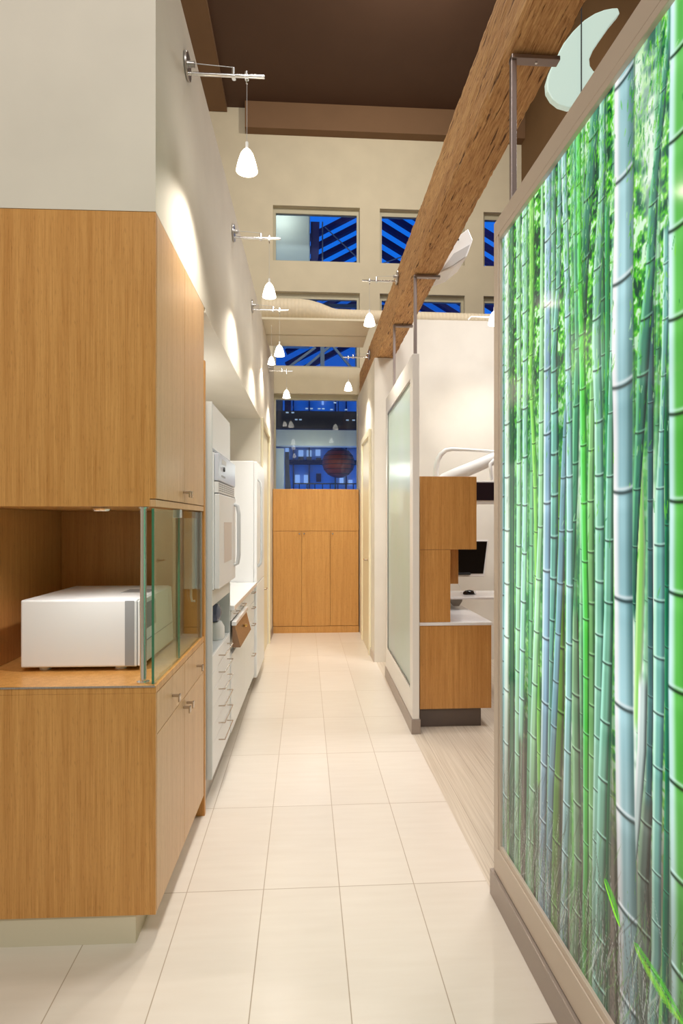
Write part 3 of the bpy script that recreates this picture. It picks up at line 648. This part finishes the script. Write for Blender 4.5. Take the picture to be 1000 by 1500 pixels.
k = MB(); k.hexa([(x1-.005, y0+.06, z0+.13), (x1-.0005, y0+.06, z0+.13), (x1-.005, y0+.22, z0+.13), (x1-.0005, y0+.22, z0+.13), (x1-.007, y0+.06, z0+.23), (x1-.0035, y0+.06, z0+.23), (x1-.007, y0+.22, z0+.23), (x1-.0035, y0+.22, z0+.23)]); k.build('display', M['grey'], fp, bev=.0005)
box('door_line', x1-.001, x1+.0018, y0+.01, y1-.01, z0+.085, z0+.088, M['grey'], fp)
for fx in (x0+.07, x1-.09):
    for fy in (y0+.05, y1-.06):
        MB().tube([(fx, fy, .887), (fx, fy, .905)], .021, 18).build('foot', M['white'], t)
# ================================================================= WHITE UNIT 1 (tall, with oven)
FX = .023
t = thing('tall_white_unit', 'tall white cabinet housing a built-in oven, an open bay and six drawers', 'cabinet', (-.28, 1.3, 0), L)
Ya, Yb = 1.0, 1.63; 
k = MB(); k.box(-.60, FX, Ya-.02, Ya, .134, 2.067); k.box(-.60, -.58, Ya, Yb, .134, 2.067); k.box(-.58, -.01, Ya, Yb, 2.045, 2.067); k.box(-.58, -.01, Ya, Yb, .134, .15); k.box(-.58, FX-.002, Ya, Yb, .745, .768); k.box(-.58, FX-.002, Ya, Yb, 1.017, 1.095); k.box(-.58, FX, Yb-.018, Yb, .134, 2.045); k.box(-.58, -.01, Ya, Yb-.018, 1.815, 1.83)
k.build('body', M['white2'], t, bev=.001)
box('upper_door', -.008, FX, Ya+.003, Yb-.02, 1.832, 2.062, M['white'], t, bev=.001)
box('kick', -.5, -.02, Ya-.01, Yb, 0, .133, M['kick'], t, label='grey metal kick board')
for i in range(6):
    zc = .263+.0922*i; zt = zc+.038; zb = zc-.052 if i else .137
    d = box('drawer', -.01, FX, Ya+.003, Yb-.02, zb, zt-.001, M['white'], t, bev=.0015)
    y0, y1 = 1.19, 1.50
    MB().tube([(FX, y0, zc), (FX+.034, y0, zc), (FX+.034, y1, zc), (FX, y1, zc)], .0035, 8).build('handle', M['nickel'], d)
t = thing('wall_oven', 'white built-in oven with vent slots and a long curved handle', 'oven', (-.2, 1.3, 1.1), L)
OX = .024
box('body', -.5, OX-.002, Ya+.006, Yb-.024, 1.10, 1.81, M['appl'], t, bev=.002)
box('side_trim', OX-.001, OX+.006, Ya-.004, Yb-.001, 1.103, 1.81, M['white'], t, bev=.002)
d = box('door', OX+.007, OX+.032, Ya+.004, Yb-.004, 1.106, 1.598, M['appl'], t, bev=.004)
box('door_window', OX+.0322, OX+.034, Ya+.16, Yb-.18, 1.23, 1.45, M['pink'], d)
MB().tube([(OX+.03, Yb-.06, 1.19), (OX+.052, Yb-.06, 1.20), (OX+.06, Yb-.06, 1.25), (OX+.06, Yb-.06, 1.50), (OX+.052, Yb-.06, 1.55), (OX+.03, Yb-.06, 1.56)], .011, 12).build('handle', M['lgrey'], d)
c_ = box('control_panel', OX+.007, OX+.030, Ya+.004, Yb-.004, 1.665, 1.806, M['panel'], t, bev=.004)
MB().tube([(OX+.03, 1.16, 1.735), (OX+.038, 1.16, 1.735)], .013, 16).build('dial', M['dark'], c_)
box('display', OX+.0302, OX+.031, 1.10, 1.25, 1.76, 1.785, M['lgrey'], c_)
box('button_row', OX+.0302, OX+.031, 1.09, 1.22, 1.69, 1.70, M['grey'], c_)
g = box('vent', OX+.007, OX+.026, Ya+.004, Yb-.004, 1.603, 1.66, M['appl'], t)
for i in range(7):
    k = MB()
    for j in range(4):
        k.box(OX+.0255, OX+.0268, Ya+.03+i*.082, Ya+.03+i*.082+.066, 1.614+j*.011, 1.619+j*.011)
    k.build('vent_slot', M['grey'], g)
box('door_gap', OX+.007, OX+.030, Ya+.01, Yb-.01, 1.599, 1.6025, M['dark'], t)
t = thing('sterilizer', 'white appliance with a round dark blue lid in the open white bay', 'appliance', (-.04, 1.42, .768), L)
MB().lathe([(0, 0), (.060, 0), (.066, .015), (.064, .07), (.048, .10), (.0, .105)], (-.045, 1.42, .769)).build('body', M['white'], t)
MB().tube([(-.065, 1.40, .925), (-.045, 1.398, .925), (-.012, 1.396, .925), (.002, 1.395, .925)], [.032, .056, .050, .022], 24).build('lid', M['blueg'], t)
MB().tube([(-.045, 1.41, .868), (-.045, 1.40, .905)], .02, 14).build('neck', M['dark'], t)
# ================================================================= WHITE UNIT 2 (counter) and worktop
t = thing('white_base_unit', 'low white cupboards with small handles under the white worktop', 'cabinet', (-.28, 2.35, 0), L)
F2 = .028
box('body', -.60, F2-.02, 1.635, 3.04, .134, .899, M['white2'], t)
box('kick', -.5, -.03, 1.64, 3.03, 0, .133, M['kick'], t, label='grey metal kick board')
for y0, y1 in ((1.64, 2.33), (2.335, 2.68)):
    box('door', F2-.018, F2, y0, y1, .137, .62 if y0 < 2 else .895, M['white'], t, bev=.0015)
for y0, y1 in ((1.64, 1.98), (1.985, 2.33)):
    d = box('drawer', F2-.018, F2, y0, y1, .835, .893, M['white'], t, bev=.0015)
    MB().tube([(F2, y0+.1, .865), (F2+.028, y0+.1, .865), (F2+.028, y0+.22, .865), (F2, y0+.22, .865)], .004, 8).build('handle', M['nickel'], d)
for i, (z0, z1) in enumerate(((.137, .38), (.385, .63), (.635, .77), (.775, .895))):
    d = box('drawer', F2-.018, F2, 2.685, 3.035, z0, z1, M['white'], t, bev=.0015)
    zc = z1-.03; MB().tube([(F2, 2.81, zc), (F2+.026, 2.81, zc), (F2+.026, 2.91, zc), (F2, 2.91, zc)], .004, 8).build('handle', M['nickel'], d)
k = MB(); k.hexa([(F2+.004, 1.66, .665), (F2+.055, 1.66, .665), (F2+.004, 2.28, .665), (F2+.055, 2.28, .665), (F2+.002, 1.66, .80), (F2+.02, 1.66, .80), (F2+.002, 2.28, .80), (F2+.02, 2.28, .80)])
br = k.build('tilt_out_bin', M['bronze'], t, bev=.002, label='bronze brown tilt-out front')
MB().lathe([(0, -.01), (.012, -.008), (.014, 0), (.012, .008), (0, .01)], (F2+.045, 2.0, .745), 14).build('knob', M['brass'], br)
k = MB(); k.box(F2, F2+.03, 1.65, 2.30, .803, .83); k.build('bin_lip', M['top'], t, bev=.004)
o = box('worktop', -.62, .05, 1.632, 3.045, .90, .932, M['top'], fr=L, bev=.004); tag(o, 'glossy white worktop beside the tall white oven unit', 'worktop')
t = thing('white_refrigerator', 'tall white refrigerator with long vertical handle at the end of the worktop', 'refrigerator', (-.28, 3.45, 0), L)
box('body', -.60, .02, 3.055, 3.80, .10, 1.98, M['white'], t, bev=.004)
box('kick', -.5, -.02, 3.07, 3.79, 0, .10, M['kick_d'], t)
d = box('door', .021, .05, 3.06, 3.795, .92, 1.975, M['white'], t, bev=.006)
MB().tube([(.05, 3.13, 1.06), (.075, 3.13, 1.09), (.082, 3.13, 1.15), (.082, 3.13, 1.74), (.075, 3.13, 1.80), (.05, 3.13, 1.83)], .011, 12).build('handle', M['lgrey'], d)
d = box('freezer_door', .021, .05, 3.06, 3.795, .105, .912, M['white'], t, bev=.006)
# ================================================================= END CUPBOARD
t = thing('bamboo_cupboard', 'wide bamboo cupboard with three tall doors closing the corridor', 'cupboard', (.13, 7.75, 0))
Xa, Xb = -.422, .703
box('body', Xa, Xb, 7.73, 7.995, .0, 1.885, M['wood_end'], t)
box('plinth', Xa, Xb, 7.705, 7.729, 0, .085, M['wood_end'], t)
box('top_panel', Xa, Xb, 7.71, 7.729, 1.335, 1.885, M['wood_end'], t, bev=.002)
w3 = (Xb-Xa)/3
for i in range(3):
    d = box('door', Xa+w3*i+.002, Xa+w3*(i+1)-.002, 7.71, 7.729, .09, 1.33, M['wood_end'], t, bev=.002)
    kx = (Xa+w3-.03, Xa+w3+.03, Xa+2*w3+.03)[i]
    MB().tube([(kx, 7.71, 1.30), (kx, 7.685, 1.30)], .009, 12).build('knob', M['chrome'], d)
# ================================================================= CABLE LIGHTS
GP = 'glass pendant lamps along the corridor'; GA = 'steel wall arms of the pendant lamps'
def pendant(x, y, z, ztop, label, power=24, s=1.0):
    power *= 1.5
    t = thing('pendant_lamp', label, 'lamp', (x, y, z), W, GP)
    k = MB(); k.lathe([(.006*s, .050*s), (.015*s, .044*s), (.027*s, .026*s), (.037*s, -.004*s), (.044*s, -.034*s), (.046*s, -.046*s), (.042*s, -.045*s), (.034*s, -.008*s), (.024*s, .020*s), (.010*s, .036*s)], (x, y, z))
    k.build('shade', M['shade'], t)
    MB().lathe([(0, .012*s), (.012*s, .008*s), (.017*s, -.006*s), (.014*s, -.018*s), (0, -.024*s)], (x, y, z), 14).build('bulb', M['bulb'], t)
    MB().tube([(x, y, z+.05*s), (x, y, z+.078*s)], .007*s, 10).build('socket', M['white'], t)
    MB().tube([(x, y, z+.07*s), (x, y, ztop)], .0012, 6).build('cord', M['lgrey'], t)
    ld = bpy.data.lights.new('halogen_light', 'SPOT'); ld.energy = power; ld.spot_size = R(135); ld.spot_blend = .8; ld.shadow_soft_size = .03; ld.color = (1, .92, .80)
    lo = bpy.data.objects.new('halogen_light', ld); COL.objects.link(lo); lo.parent = t; lo.location = (0, 0, -.045)
    return t
def arm(base, tip, px, label):
    bx, by, bz = base; tx = tip; sg = 1 if tx > bx else -1
    t = thing('lamp_standoff', label, 'bracket', base, W, GA)
    MB().tube([(bx+sg*.002, by, bz), (bx+sg*.012, by, bz)], .055, 28).build('wall_plate', M['steel'], t, bev=.001)
    MB().tube([(bx+sg*.01, by, bz-.03), (tx, by, bz-.03)], .0075, 12).build('rod', M['chrome'], t)
    MB().tube([(bx+sg*.01, by, bz+.01), (bx+sg*.035, by, bz+.01)], .012, 12).build('post', M['steel'], t)
    MB().tube([(bx+sg*.02, by, bz+.015), (px-sg*.055, by, bz+.005)], .0015, 6).build('wire', M['lgrey'], t)
    for cx, dn in ((px-sg*.055, 0), (px, 1)):
        k = MB(); k.tube([(cx, by, bz-.046+0*dn), (cx, by, bz-(.0 if not dn else .012))], .0085, 12)
        if dn: k.tube([(cx, by, bz-.062), (cx, by, bz-.046)], .004, 8)
        k.tube([(cx-.008, by-.01, bz-.04), (cx+.008, by-.01, bz-.04)], .009, 10)
        k.build('clamp', M['chrome'], t)
LL = ['nearest and brightest', 'second along', 'third along', 'fourth along', 'farthest']
lw = lambda dep: L.w(0, dep-2.018)
spec = [  # dep, plate z, pendant px, pendant py, power
    (2.50, 3.39, 361, 232, 26), (3.93, 3.385, 394, 424, 24), (5.14, 3.34, 409, 513, 22), (6.98, 3.28, 419.5, 577, 20)]
for i, (dep, pz, px, py, pw) in enumerate(spec):
    b0 = lw(dep); q = at(px, py, dep); q.y = b0.y
    arm((b0.x, b0.y, pz), q.x+.075, q.x, ['steel wall arm above the nearest glowing pendant, left wall', 'steel wall arm above the second pendant, left wall', 'steel wall arm above the third pendant under the duct, left wall', 'steel wall arm at the far end of the left wall'][i])
    pendant(q.x, q.y, q.z, pz-.06, ['largest pendant lamp glowing at upper left by the wall', 'pendant lamp on the left just above the duct', 'pendant lamp on the left in front of the narrow window', 'pendant lamp at the top left of the far window'][i], pw)
b0 = lw(6.1); pendant(b0.x+.10, b0.y, 3.13, 3.5, 'small pendant lamp close to the left wall behind another lamp', 12, .85)
for dep, px, py, pz, i in ((4.67, 541, 468, 3.40, 0), (6.69, 510, 566, 3.36, 1)):
    q = at(px, py, dep); Yb_ = q.y; bx = bx0-.004
    arm((bx, Yb_, pz), q.x-.06, q.x, ['steel arm on the side of the timber beam near the bracket', 'steel arm at the far end of the timber beam'][i])
    pendant(q.x, Yb_, q.z, pz-.06, ['pendant lamp hanging left of the timber beam', 'pendant lamp at the top right of the far window'][i], 22)
q = at(724, 466, 5.5)
pendant(q.x, q.y, q.z, 3.68, 'pendant lamp peeking out behind the edge of the bamboo screen', 22, 1.3)
t = thing('lamp_standoff', 'short steel arm under the duct in the treatment bay', 'bracket', tuple(at(700, 462, 5.5)), W, GA)
a0 = at(690, 464, 5.5); MB().tube([a0+Vector((-.03, 0, -.03)), a0, (q.x, a0.y, a0.z)], .007, 10).build('rod', M['white'], t)
MB().tube([(q.x, a0.y, a0.z), (q.x, a0.y, q.z+.06)], .006, 8).build('clamp', M['chrome'], t)
# ================================================================= HIGH OBJECTS
t = thing('loudspeaker', 'white wedge shaped loudspeaker fixed to the far side of the timber beam', 'speaker', tuple(at(668, 370, 4.2)))
A = lambda px, py, d=4.2: at(px, py, d)
front = [A(641, 401), A(668, 348), A(686, 334), A(693, 350), A(684, 375), A(664, 392)]
poly = [(p.x, p.z) for p in front]
yq = A(660, 370).y
MB().prism(poly, yq, yq+.26).build('cabinet', M['white'], t, bev=.006)
g = [(p[0]*.93+.07*1.09, p[1]) for p in poly]
pts = [A(645, 398), A(664, 372), A(688, 358), A(681, 376), A(663, 389)]
MB().prism([(p.x, p.z) for p in pts], yq-.008, yq-.001).build('grille', M['lgrey'], t)
p0 = A(671, 351); MB().tube([(p0.x, yq-.006, p0.z), (p0.x, yq, p0.z)], .006, 10).build('mounting_screw', M['dark'], t)
p0 = A(655, 372); MB().bar((.93, yq+.12, p0.z), (p0.x+.04, yq+.12, p0.z), .03, .03).build('mount', M['white'], t)
D0 = 3.0
t = thing('hanging_disc', 'pale aqua crescent shaped panel hanging behind the timber beam', 'pendant panel', tuple(at(850, 90, D0)))
ol = [(905, 11), (896, 12), (884, 15), (870, 21), (855, 31), (838, 48), (824, 66), (812, 88), (803, 108), (798, 125), (799, 138), (806, 149), (817, 157), (831, 160.5), (845, 157), (858, 148), (868, 135), (874, 120), (874, 108), (868, 105), (863, 98), (862, 88), (868, 74), (880, 56), (894, 36), (908, 19)]
pp = [at(x, y, D0) for x, y in ol]; y_ = pp[0].y
MB().prism([(p.x, p.z) for p in pp], y_, y_+.035).build('panel', M['aqua'], t, bev=.006)
p0 = at(848, 90, D0); MB().tube([(p0.x, y_-.012, 3.45), (p0.x, y_-.012, CEIL)], .003, 6).build('cable', M['dark'], t)
# ================================================================= TREATMENT BAY
t = thing('bay_base_cabinet', 'low bamboo cabinet on a dark kick beside the frosted partition', 'cabinet', (1.06, 4.7, 0))
box('body', .807, 1.32, 4.10, 5.33, .13, .718, M['wood'], t, bev=.002)
box('kick', .807, 1.25, 4.12, 5.3, 0, .129, M['kick_d'], t, label='dark grey kick board')
o = box('bay_worktop', .802, 1.325, 4.09, 5.36, .72, .742, M['top'], bev=.003); tag(o, 'white worktop on the low bamboo cabinet of the bay', 'worktop')
t = thing('bay_wall_cabinet', 'stepped upper bamboo cabinet standing on the bay worktop', 'cabinet', (1.0, 4.3, .742))
box('upper_body', .807, 1.213, 4.10, 4.5, 1.257, 1.774, M['wood'], t, bev=.002)
box('column', .807, 1.025, 4.10, 4.5, .743, 1.255, M['wood'], t, bev=.002)
box('rear_body', .807, 1.19, 4.51, 5.25, .97, 1.60, M['wood'], t, bev=.002)
t = thing('instrument_tray', 'white tray shelf on a grey bracket beside the bay cabinet', 'tray', (1.35, 4.95, .83))
k = MB(); k.box(1.03, 1.75, 4.66, 5.10, .828, .846); k.build('top', M['top'], t, bev=.006)
k = MB(); k.prism([(1.2, .827), (1.31, .827), (1.305, .79), (1.28, .752), (1.23, .752), (1.205, .79)], 4.82, 4.86); k.build('bracket', M['kick'], t, bev=.003)
MB().box(1.235, 1.275, 4.86, 6.1, .76, .82).build('support_arm', M['kick'], t)
t = thing('computer_mouse', 'black and white computer mouse on the white tray', 'mouse', (1.375, 4.84, .846))
MB().lathe([(0, .0), (.05, .0), (.056, .008), (.05, .02), (.032, .032), (0, .037)], (1.37, 4.84, .847), 20, 1, .6).build('shell', M['black'], t)
MB().lathe([(0, .026), (.02, .024), (.03, .014), (.032, .004)], (1.40, 4.835, .849), 16, 1, .62).build('side_button', M['white'], t)
MB().tube([(1.34, 4.86, .852), (1.31, 4.9, .86), (1.33, 4.97, .90), (1.30, 5.2, .97), (1.24, 5.28, .98)], .0025, 8).build('cord', M['lgrey'], t)
def monitor(name, label, x0, x1, y, z0, z1, scr, tilt=0, lower=.03):
    t = thing(name, label, 'monitor', ((x0+x1)/2, y, z0))
    k = MB(); k.hexa([(x0, y, z0-lower), (x1-tilt, y, z0-lower), (x0, y+.04, z0-lower), (x1-tilt, y+.04, z0-lower), (x0, y, z1+.02), (x1+.01, y, z1+.02), (x0, y+.04, z1+.02), (x1+.01, y+.04, z1+.02)])
    k.build('housing', M['white'] , t, bev=.004)
    k = MB(); k.hexa([(x0+.006, y-.003, z0), (x1-tilt-.012, y-.003, z0), (x0+.006, y, z0), (x1-tilt-.012, y, z0), (x0+.006, y-.003, z1+.008), (x1-.004, y-.003, z1+.008), (x0+.006, y, z1+.008), (x1-.004, y, z1+.008)])
    k.build('screen', scr, t)
    return t
t = monitor('computer_monitor', 'black monitor with white lower edge standing behind the bay cabinet', 1.20, 1.72, 5.46, .965, 1.26, M['black'], .03)
box('stand', 1.38, 1.55, 5.43, 5.456, .955, .975, M['dark'], t, bev=.003); MB().box(1.44, 1.50, 5.50, 6.1, 1.05, 1.11).build('wall_arm', M['white'], t)
t = monitor('patient_monitor', 'dark screen with white border hung from the white support arm', 1.22, 1.82, 4.62, 1.625, 1.76, M['purple'], 0, .03)
o_ = at(720, 664, 4.62); MB().tube([(1.50, 4.65, 1.79), (1.49, 4.65, 1.87), (1.49, 4.66, 1.92), (1.53, 4.68, 1.955)], .014, 12).build('hook', M['white'], t)
box('button', 1.535, 1.56, 4.612, 4.62, 1.578, 1.588, M['dark'], t)
t = thing('support_arm', 'white tubular dental arm rising above the bay cabinet', 'arm', (1.05, 4.9, 1.6))
B = lambda px, py, d=4.9: at(px, py, d)
MB().tube([B(638, 735), B(638, 690), B(640, 676), B(645, 666), B(653, 659.5), B(662, 658), B(685, 659), B(722, 661.5), B(735, 662)], [.022, .022, .022, .021, .019, .016, .013, .012, .012], 14).build('thin_tube', M['white'], t)
MB().tube([B(640, 712), B(652, 702), B(668, 695), B(700, 682), B(740, 664), B(780, 650)], [.05, .055, .055, .052, .048, .04], 22).build('boom', M['white'], t)
MB().tube([B(690, 780, 4.9), B(640, 700, 4.95)], .03, 14).build('lower_link', M['white'], t) if False else None
MB().tube([B(640, 762), B(640, 706)], .035, 16).build('post', M['white'], t)
o = box('outlet_box', 1.20, 1.30, 5.27, 5.31, .90, .94, M['white'], bev=.003) if False else None
# ================================================================= OUTSIDE THE WINDOWS
t = thing('atrium_roof', 'glazed roof rafters against the blue dusk sky beyond the upper windows', 'roof', (.9, 9.2, 4.0))
def raf(x0, z0, x1, z1, y, w=.07, mat='rafter', nm='rafter'):
    MB().bar((x0, y, z0), (x1, y+.0, z1), .10 if w > .03 else w, w).build(nm, M[mat], t)
for i in range(11):
    z = 4.05+i*.205; raf(-.3, z-.35, .97, z+.34, 9.2+.01*i)
for i in range(12):
    z = 3.7+i*.235; raf(1.0, z+.95, 3.9, z-.75, 9.2+.01*i)
for a in ((.30, 5.95, .95, 5.35), (1.0, 5.0, 2.6, 5.65), (1.0, 5.35, 2.6, 5.95), (.25, 4.9, .9, 5.35)): raf(a[0], a[1], a[2], a[3], 8.95, .014, 'truss', 'tie_rod')
raf(.26, 4.8, .26, 6.0, 8.9, .02, 'truss', 'tie_rod')
t = thing('dark_gutter', 'dark curved bracket beside the pale column beyond the window', 'gutter', (.2, 8.75, 4.8))
MB().prism([(.08, 4.6), (.16, 4.6), (.16, 5.1), (.17, 5.25), (.20, 5.45), (.21, 5.9), (.08, 5.9)], 8.7, 8.75).build('bracket', M['rafter'], t)
o = box('pale_column', -.9, .07, 8.65, 9.0, 4.1, 6.6, M['palecol'], bev=.02); tag(o, 'pale square column outside the upper left window', 'column')
t = thing('steel_truss', 'grey steel truss beyond the narrow window under the bulkhead', 'truss', (.2, 8.6, 3.5))
MB().bar((-.9, 8.6, 3.62), (1.4, 8.6, 3.62), .05, .05).build('chord', M['truss'], t)
MB().bar((.25, 8.62, 3.6), (.25, 8.62, 4.6), .06, .07).build('post', M['truss'], t)
for a in ((-.35, 3.64, .15, 4.02), (.4, 4.05, .75, 3.64), (-.1, 3.64, .55, 4.2), (.75, 3.64, .75, 4.6)): MB().bar((a[0], 8.64, a[1]), (a[2], 8.64, a[3]), .03, .035).build('diagonal', M['truss'], t)
MB().bar((-.9, 8.6, 4.62), (1.4, 8.6, 4.62), .05, .05).build('chord', M['truss'], t)
# facade across the street
t = thing('office_building', 'blue lit office facade across the street beyond the far window', 'building', (.5, 15, 0))
YF = 15.0
box('wall', -3, 4, YF, YF+.5, -1, 8, M['facade'], t)
def FX_(px): return at(px, 700, 15.0).x
def FZ_(py): return 1.45+(765-py)*15.0/860
def fwin(px0, px1, py0, py1, lit):
    box('window', FX_(px0), FX_(px1), YF-.06, YF-.001, FZ_(py1), FZ_(py0), M['litwin' if lit else 'dimwin'], t)
for a in ((418, 423, 657, 668, 1), (437, 444, 660, 669, 1), (449, 456, 660, 669, 1), (462, 469, 659, 668, 1), (432, 439, 696, 708, 1), (445, 451, 696, 708, 1), (437, 444, 670, 675, 0), (449, 456, 670, 675, 0), (463, 470, 671, 676, 0), (463, 470, 694, 706, 0), (497, 503, 700, 708, 1), (510, 516, 703, 710, 1), (471, 474, 584, 593, 1), (490, 492, 585, 590, 0)): fwin(*a)
box('ledge', -3, 4, YF-.2, YF, FZ_(681), FZ_(675), M['stone'], t); box('cornice', -3, 4, YF-.2, YF, FZ_(656), FZ_(653), M['stone'], t)
for px in (429, 452, 490, 506): box('pier', FX_(px), FX_(px+1.5), YF-.12, YF, FZ_(730), FZ_(560), M['dimwin'], t)
t = thing('dark_canopy', 'dark beam with small lights beyond the far window', 'canopy', (.15, 9.0, 2.9))
c9 = lambda px, py: at(px, py, 9.0)
box('fascia', -.7, 1.1, 8.9, 9.1, c9(0, 630).z, c9(0, 604).z, M['stone'], t)
box('upper_rail', -.7, 1.1, 8.95, 9.0, c9(0, 578).z, c9(0, 575).z, M['stone'], t); box('side_panel', -.9, c9(414, 0).x, 8.9, 9.1, c9(0, 604).z, c9(0, 575).z, M['blind'], t); box('side_panel', c9(414, 0).x+.03, c9(426, 0).x, 9.0, 9.1, c9(0, 604).z, c9(0, 575).z, M['rafter'], t)
for px, py in ((449, 601), (456, 601), (467, 601), (473, 601), (485, 602), (506, 602), (421, 607), (429, 607), (434, 617), (440, 617), (508, 617), (517, 617), (519, 588), (490, 592)):
    p = c9(px, py); box('small_light', p.x-.02, p.x+.02, 8.87, 8.895, p.z-.008, p.z+.008, M['litwin'], t)
o = box('pale_lobby_bulkhead', -.7, 1.1, 8.7, 8.9, at(0, 653, 8.7).z, at(0, 630, 8.7).z, M['pale']); tag(o, 'pale bulkhead across the middle of the far window', 'bulkhead')
o = box('lobby_pier', -.75, at(418, 0, 8.9).x-.02, 8.8, 9.2, 1.3, at(0, 657, 8.8).z, M['pale']); tag(o, 'pale pier at the left inside the far window', 'pier')
t = thing('drawn_curtain', 'dark grey curtain edge at the left of the far window', 'curtain', (-.2, 9.1, 1.5))
k = MB(); x0 = at(417, 0, 9.1).x; k.prism([(x0, 1.3), (x0+.12, 1.3), (x0+.10, 1.9), (x0+.07, 2.2), (x0+.06, 2.55), (x0, 2.55)], 9.22, 9.26); k.build('cloth', M['blind'], t)
t = thing('round_lantern', 'large round red-brown lantern hanging beyond the far window', 'lantern', tuple(at(495, 678, 9.6)))
pc = at(495.5, 678, 9.6); r_ = .265
MB().lathe([(r_*math.sin(a*math.pi/14)+.001, -r_*.93*math.cos(a*math.pi/14)) for a in range(15)], tuple(pc), 28).build('shade', M['lantern'], t)
k = MB()
for i in range(6):
    zz = -r_*.7+i*r_*.28; rr_ = math.sqrt(max(0, 1-(zz/(r_*.93))**2))*r_+.002
    k.lathe([(rr_, -.006), (rr_+.004, 0), (rr_, .006)], (pc.x, pc.y, pc.z+zz), 28)
k.build('ribs', M['stone'], t); MB().tube([(pc.x, pc.y, pc.z+r_*.9), (pc.x, pc.y, pc.z+1.4)], .006, 6).build('cord', M['dark'], t)
t = thing('street_railing', 'dark slender railing posts low beyond the far window', 'railing', (.6, 9.9, 1.6))
for i in range(9):
    x = -.1+i*.13; MB().tube([(x, 9.9, 1.2), (x, 9.9, 2.1)], .008, 6).build('baluster', M['dark'], t)
MB().bar((-.2, 9.9, 2.1), (1.1, 9.9, 2.1), .02, .02).build('handrail', M['dark'], t)
# ================================================================= LIGHT
w = bpy.data.worlds.new('dusk'); scn.world = w; w.use_nodes = True; nt = w.node_tree
bg = nt.nodes['Background']; bg.inputs['Color'].default_value = (*lin((22, 122, 242)), 1); bg.inputs['Strength'].default_value = 1.0
def area(name, loc, size, power, col, rot=(0, 0, 0), sy=None):
    ld = bpy.data.lights.new(name, 'AREA'); ld.energy = power; ld.size = size; ld.color = col
    if sy: ld.shape = 'RECTANGLE'; ld.size_y = sy
    o = bpy.data.objects.new(name, ld); COL.objects.link(o); o.location = loc; o.rotation_euler = rot; return o
def point(name, loc, power, col, r=.1):
    ld = bpy.data.lights.new(name, 'POINT'); ld.energy = power; ld.color = col; ld.shadow_soft_size = r
    o = bpy.data.objects.new(name, ld); COL.objects.link(o); o.location = loc; return o
WARM = (1, .95, .86)
area('reception_fill', (-.1, -1.9, 5.7), 1.1, 150, (1, .97, .94), (R(42), 0, 0))  # unseen area lamp added behind the camera as soft frontal light
area('corridor_high_fill', (-.2, 3.4, 6.85), .6, 85, WARM, (R(15), 0, 0), .6)  # added overhead area lamp, out of view, for more light high up
area('end_wall_fill', (1.2, 5.0, 6.6), .3, 48, (1, .92, .78), (R(62), 0, R(14)))  # added area lamp that brightens the end wall, stands for no fixture
area('bay_fill', (2.1, 4.2, 4.2), 1.0, 66, (1, .98, .96))  # unseen overhead lamp added to brighten the bay and frosted glass
s = bpy.data.lights.new('niche_light', 'SPOT'); s.energy = 9; s.spot_size = R(140); s.spot_blend = .6; s.color = (1, .94, .86); s.shadow_soft_size = .02
so = bpy.data.objects.new('niche_light', s); COL.objects.link(so); so.location = L.w(-.22, .10, 1.485)
point('atrium_fill', (-.35, 8.35, 5.9), 6, (1, .98, .84))  # invented lamp, keeps the pale column from turning sky blue
point('recess_fill', tuple(L.w(-.50, 1.85, 2.10)), 7, (1, .98, .96), .06)  # fill lamp hidden behind the tall unit, added to brighten the recess
point('lobby_fill', (.1, 8.4, 2.2), 9, (1, .96, .78))  # added fill for the pale bulkhead beyond the far window
for o in bpy.data.objects:
    if '_b' in o: del o['_b']
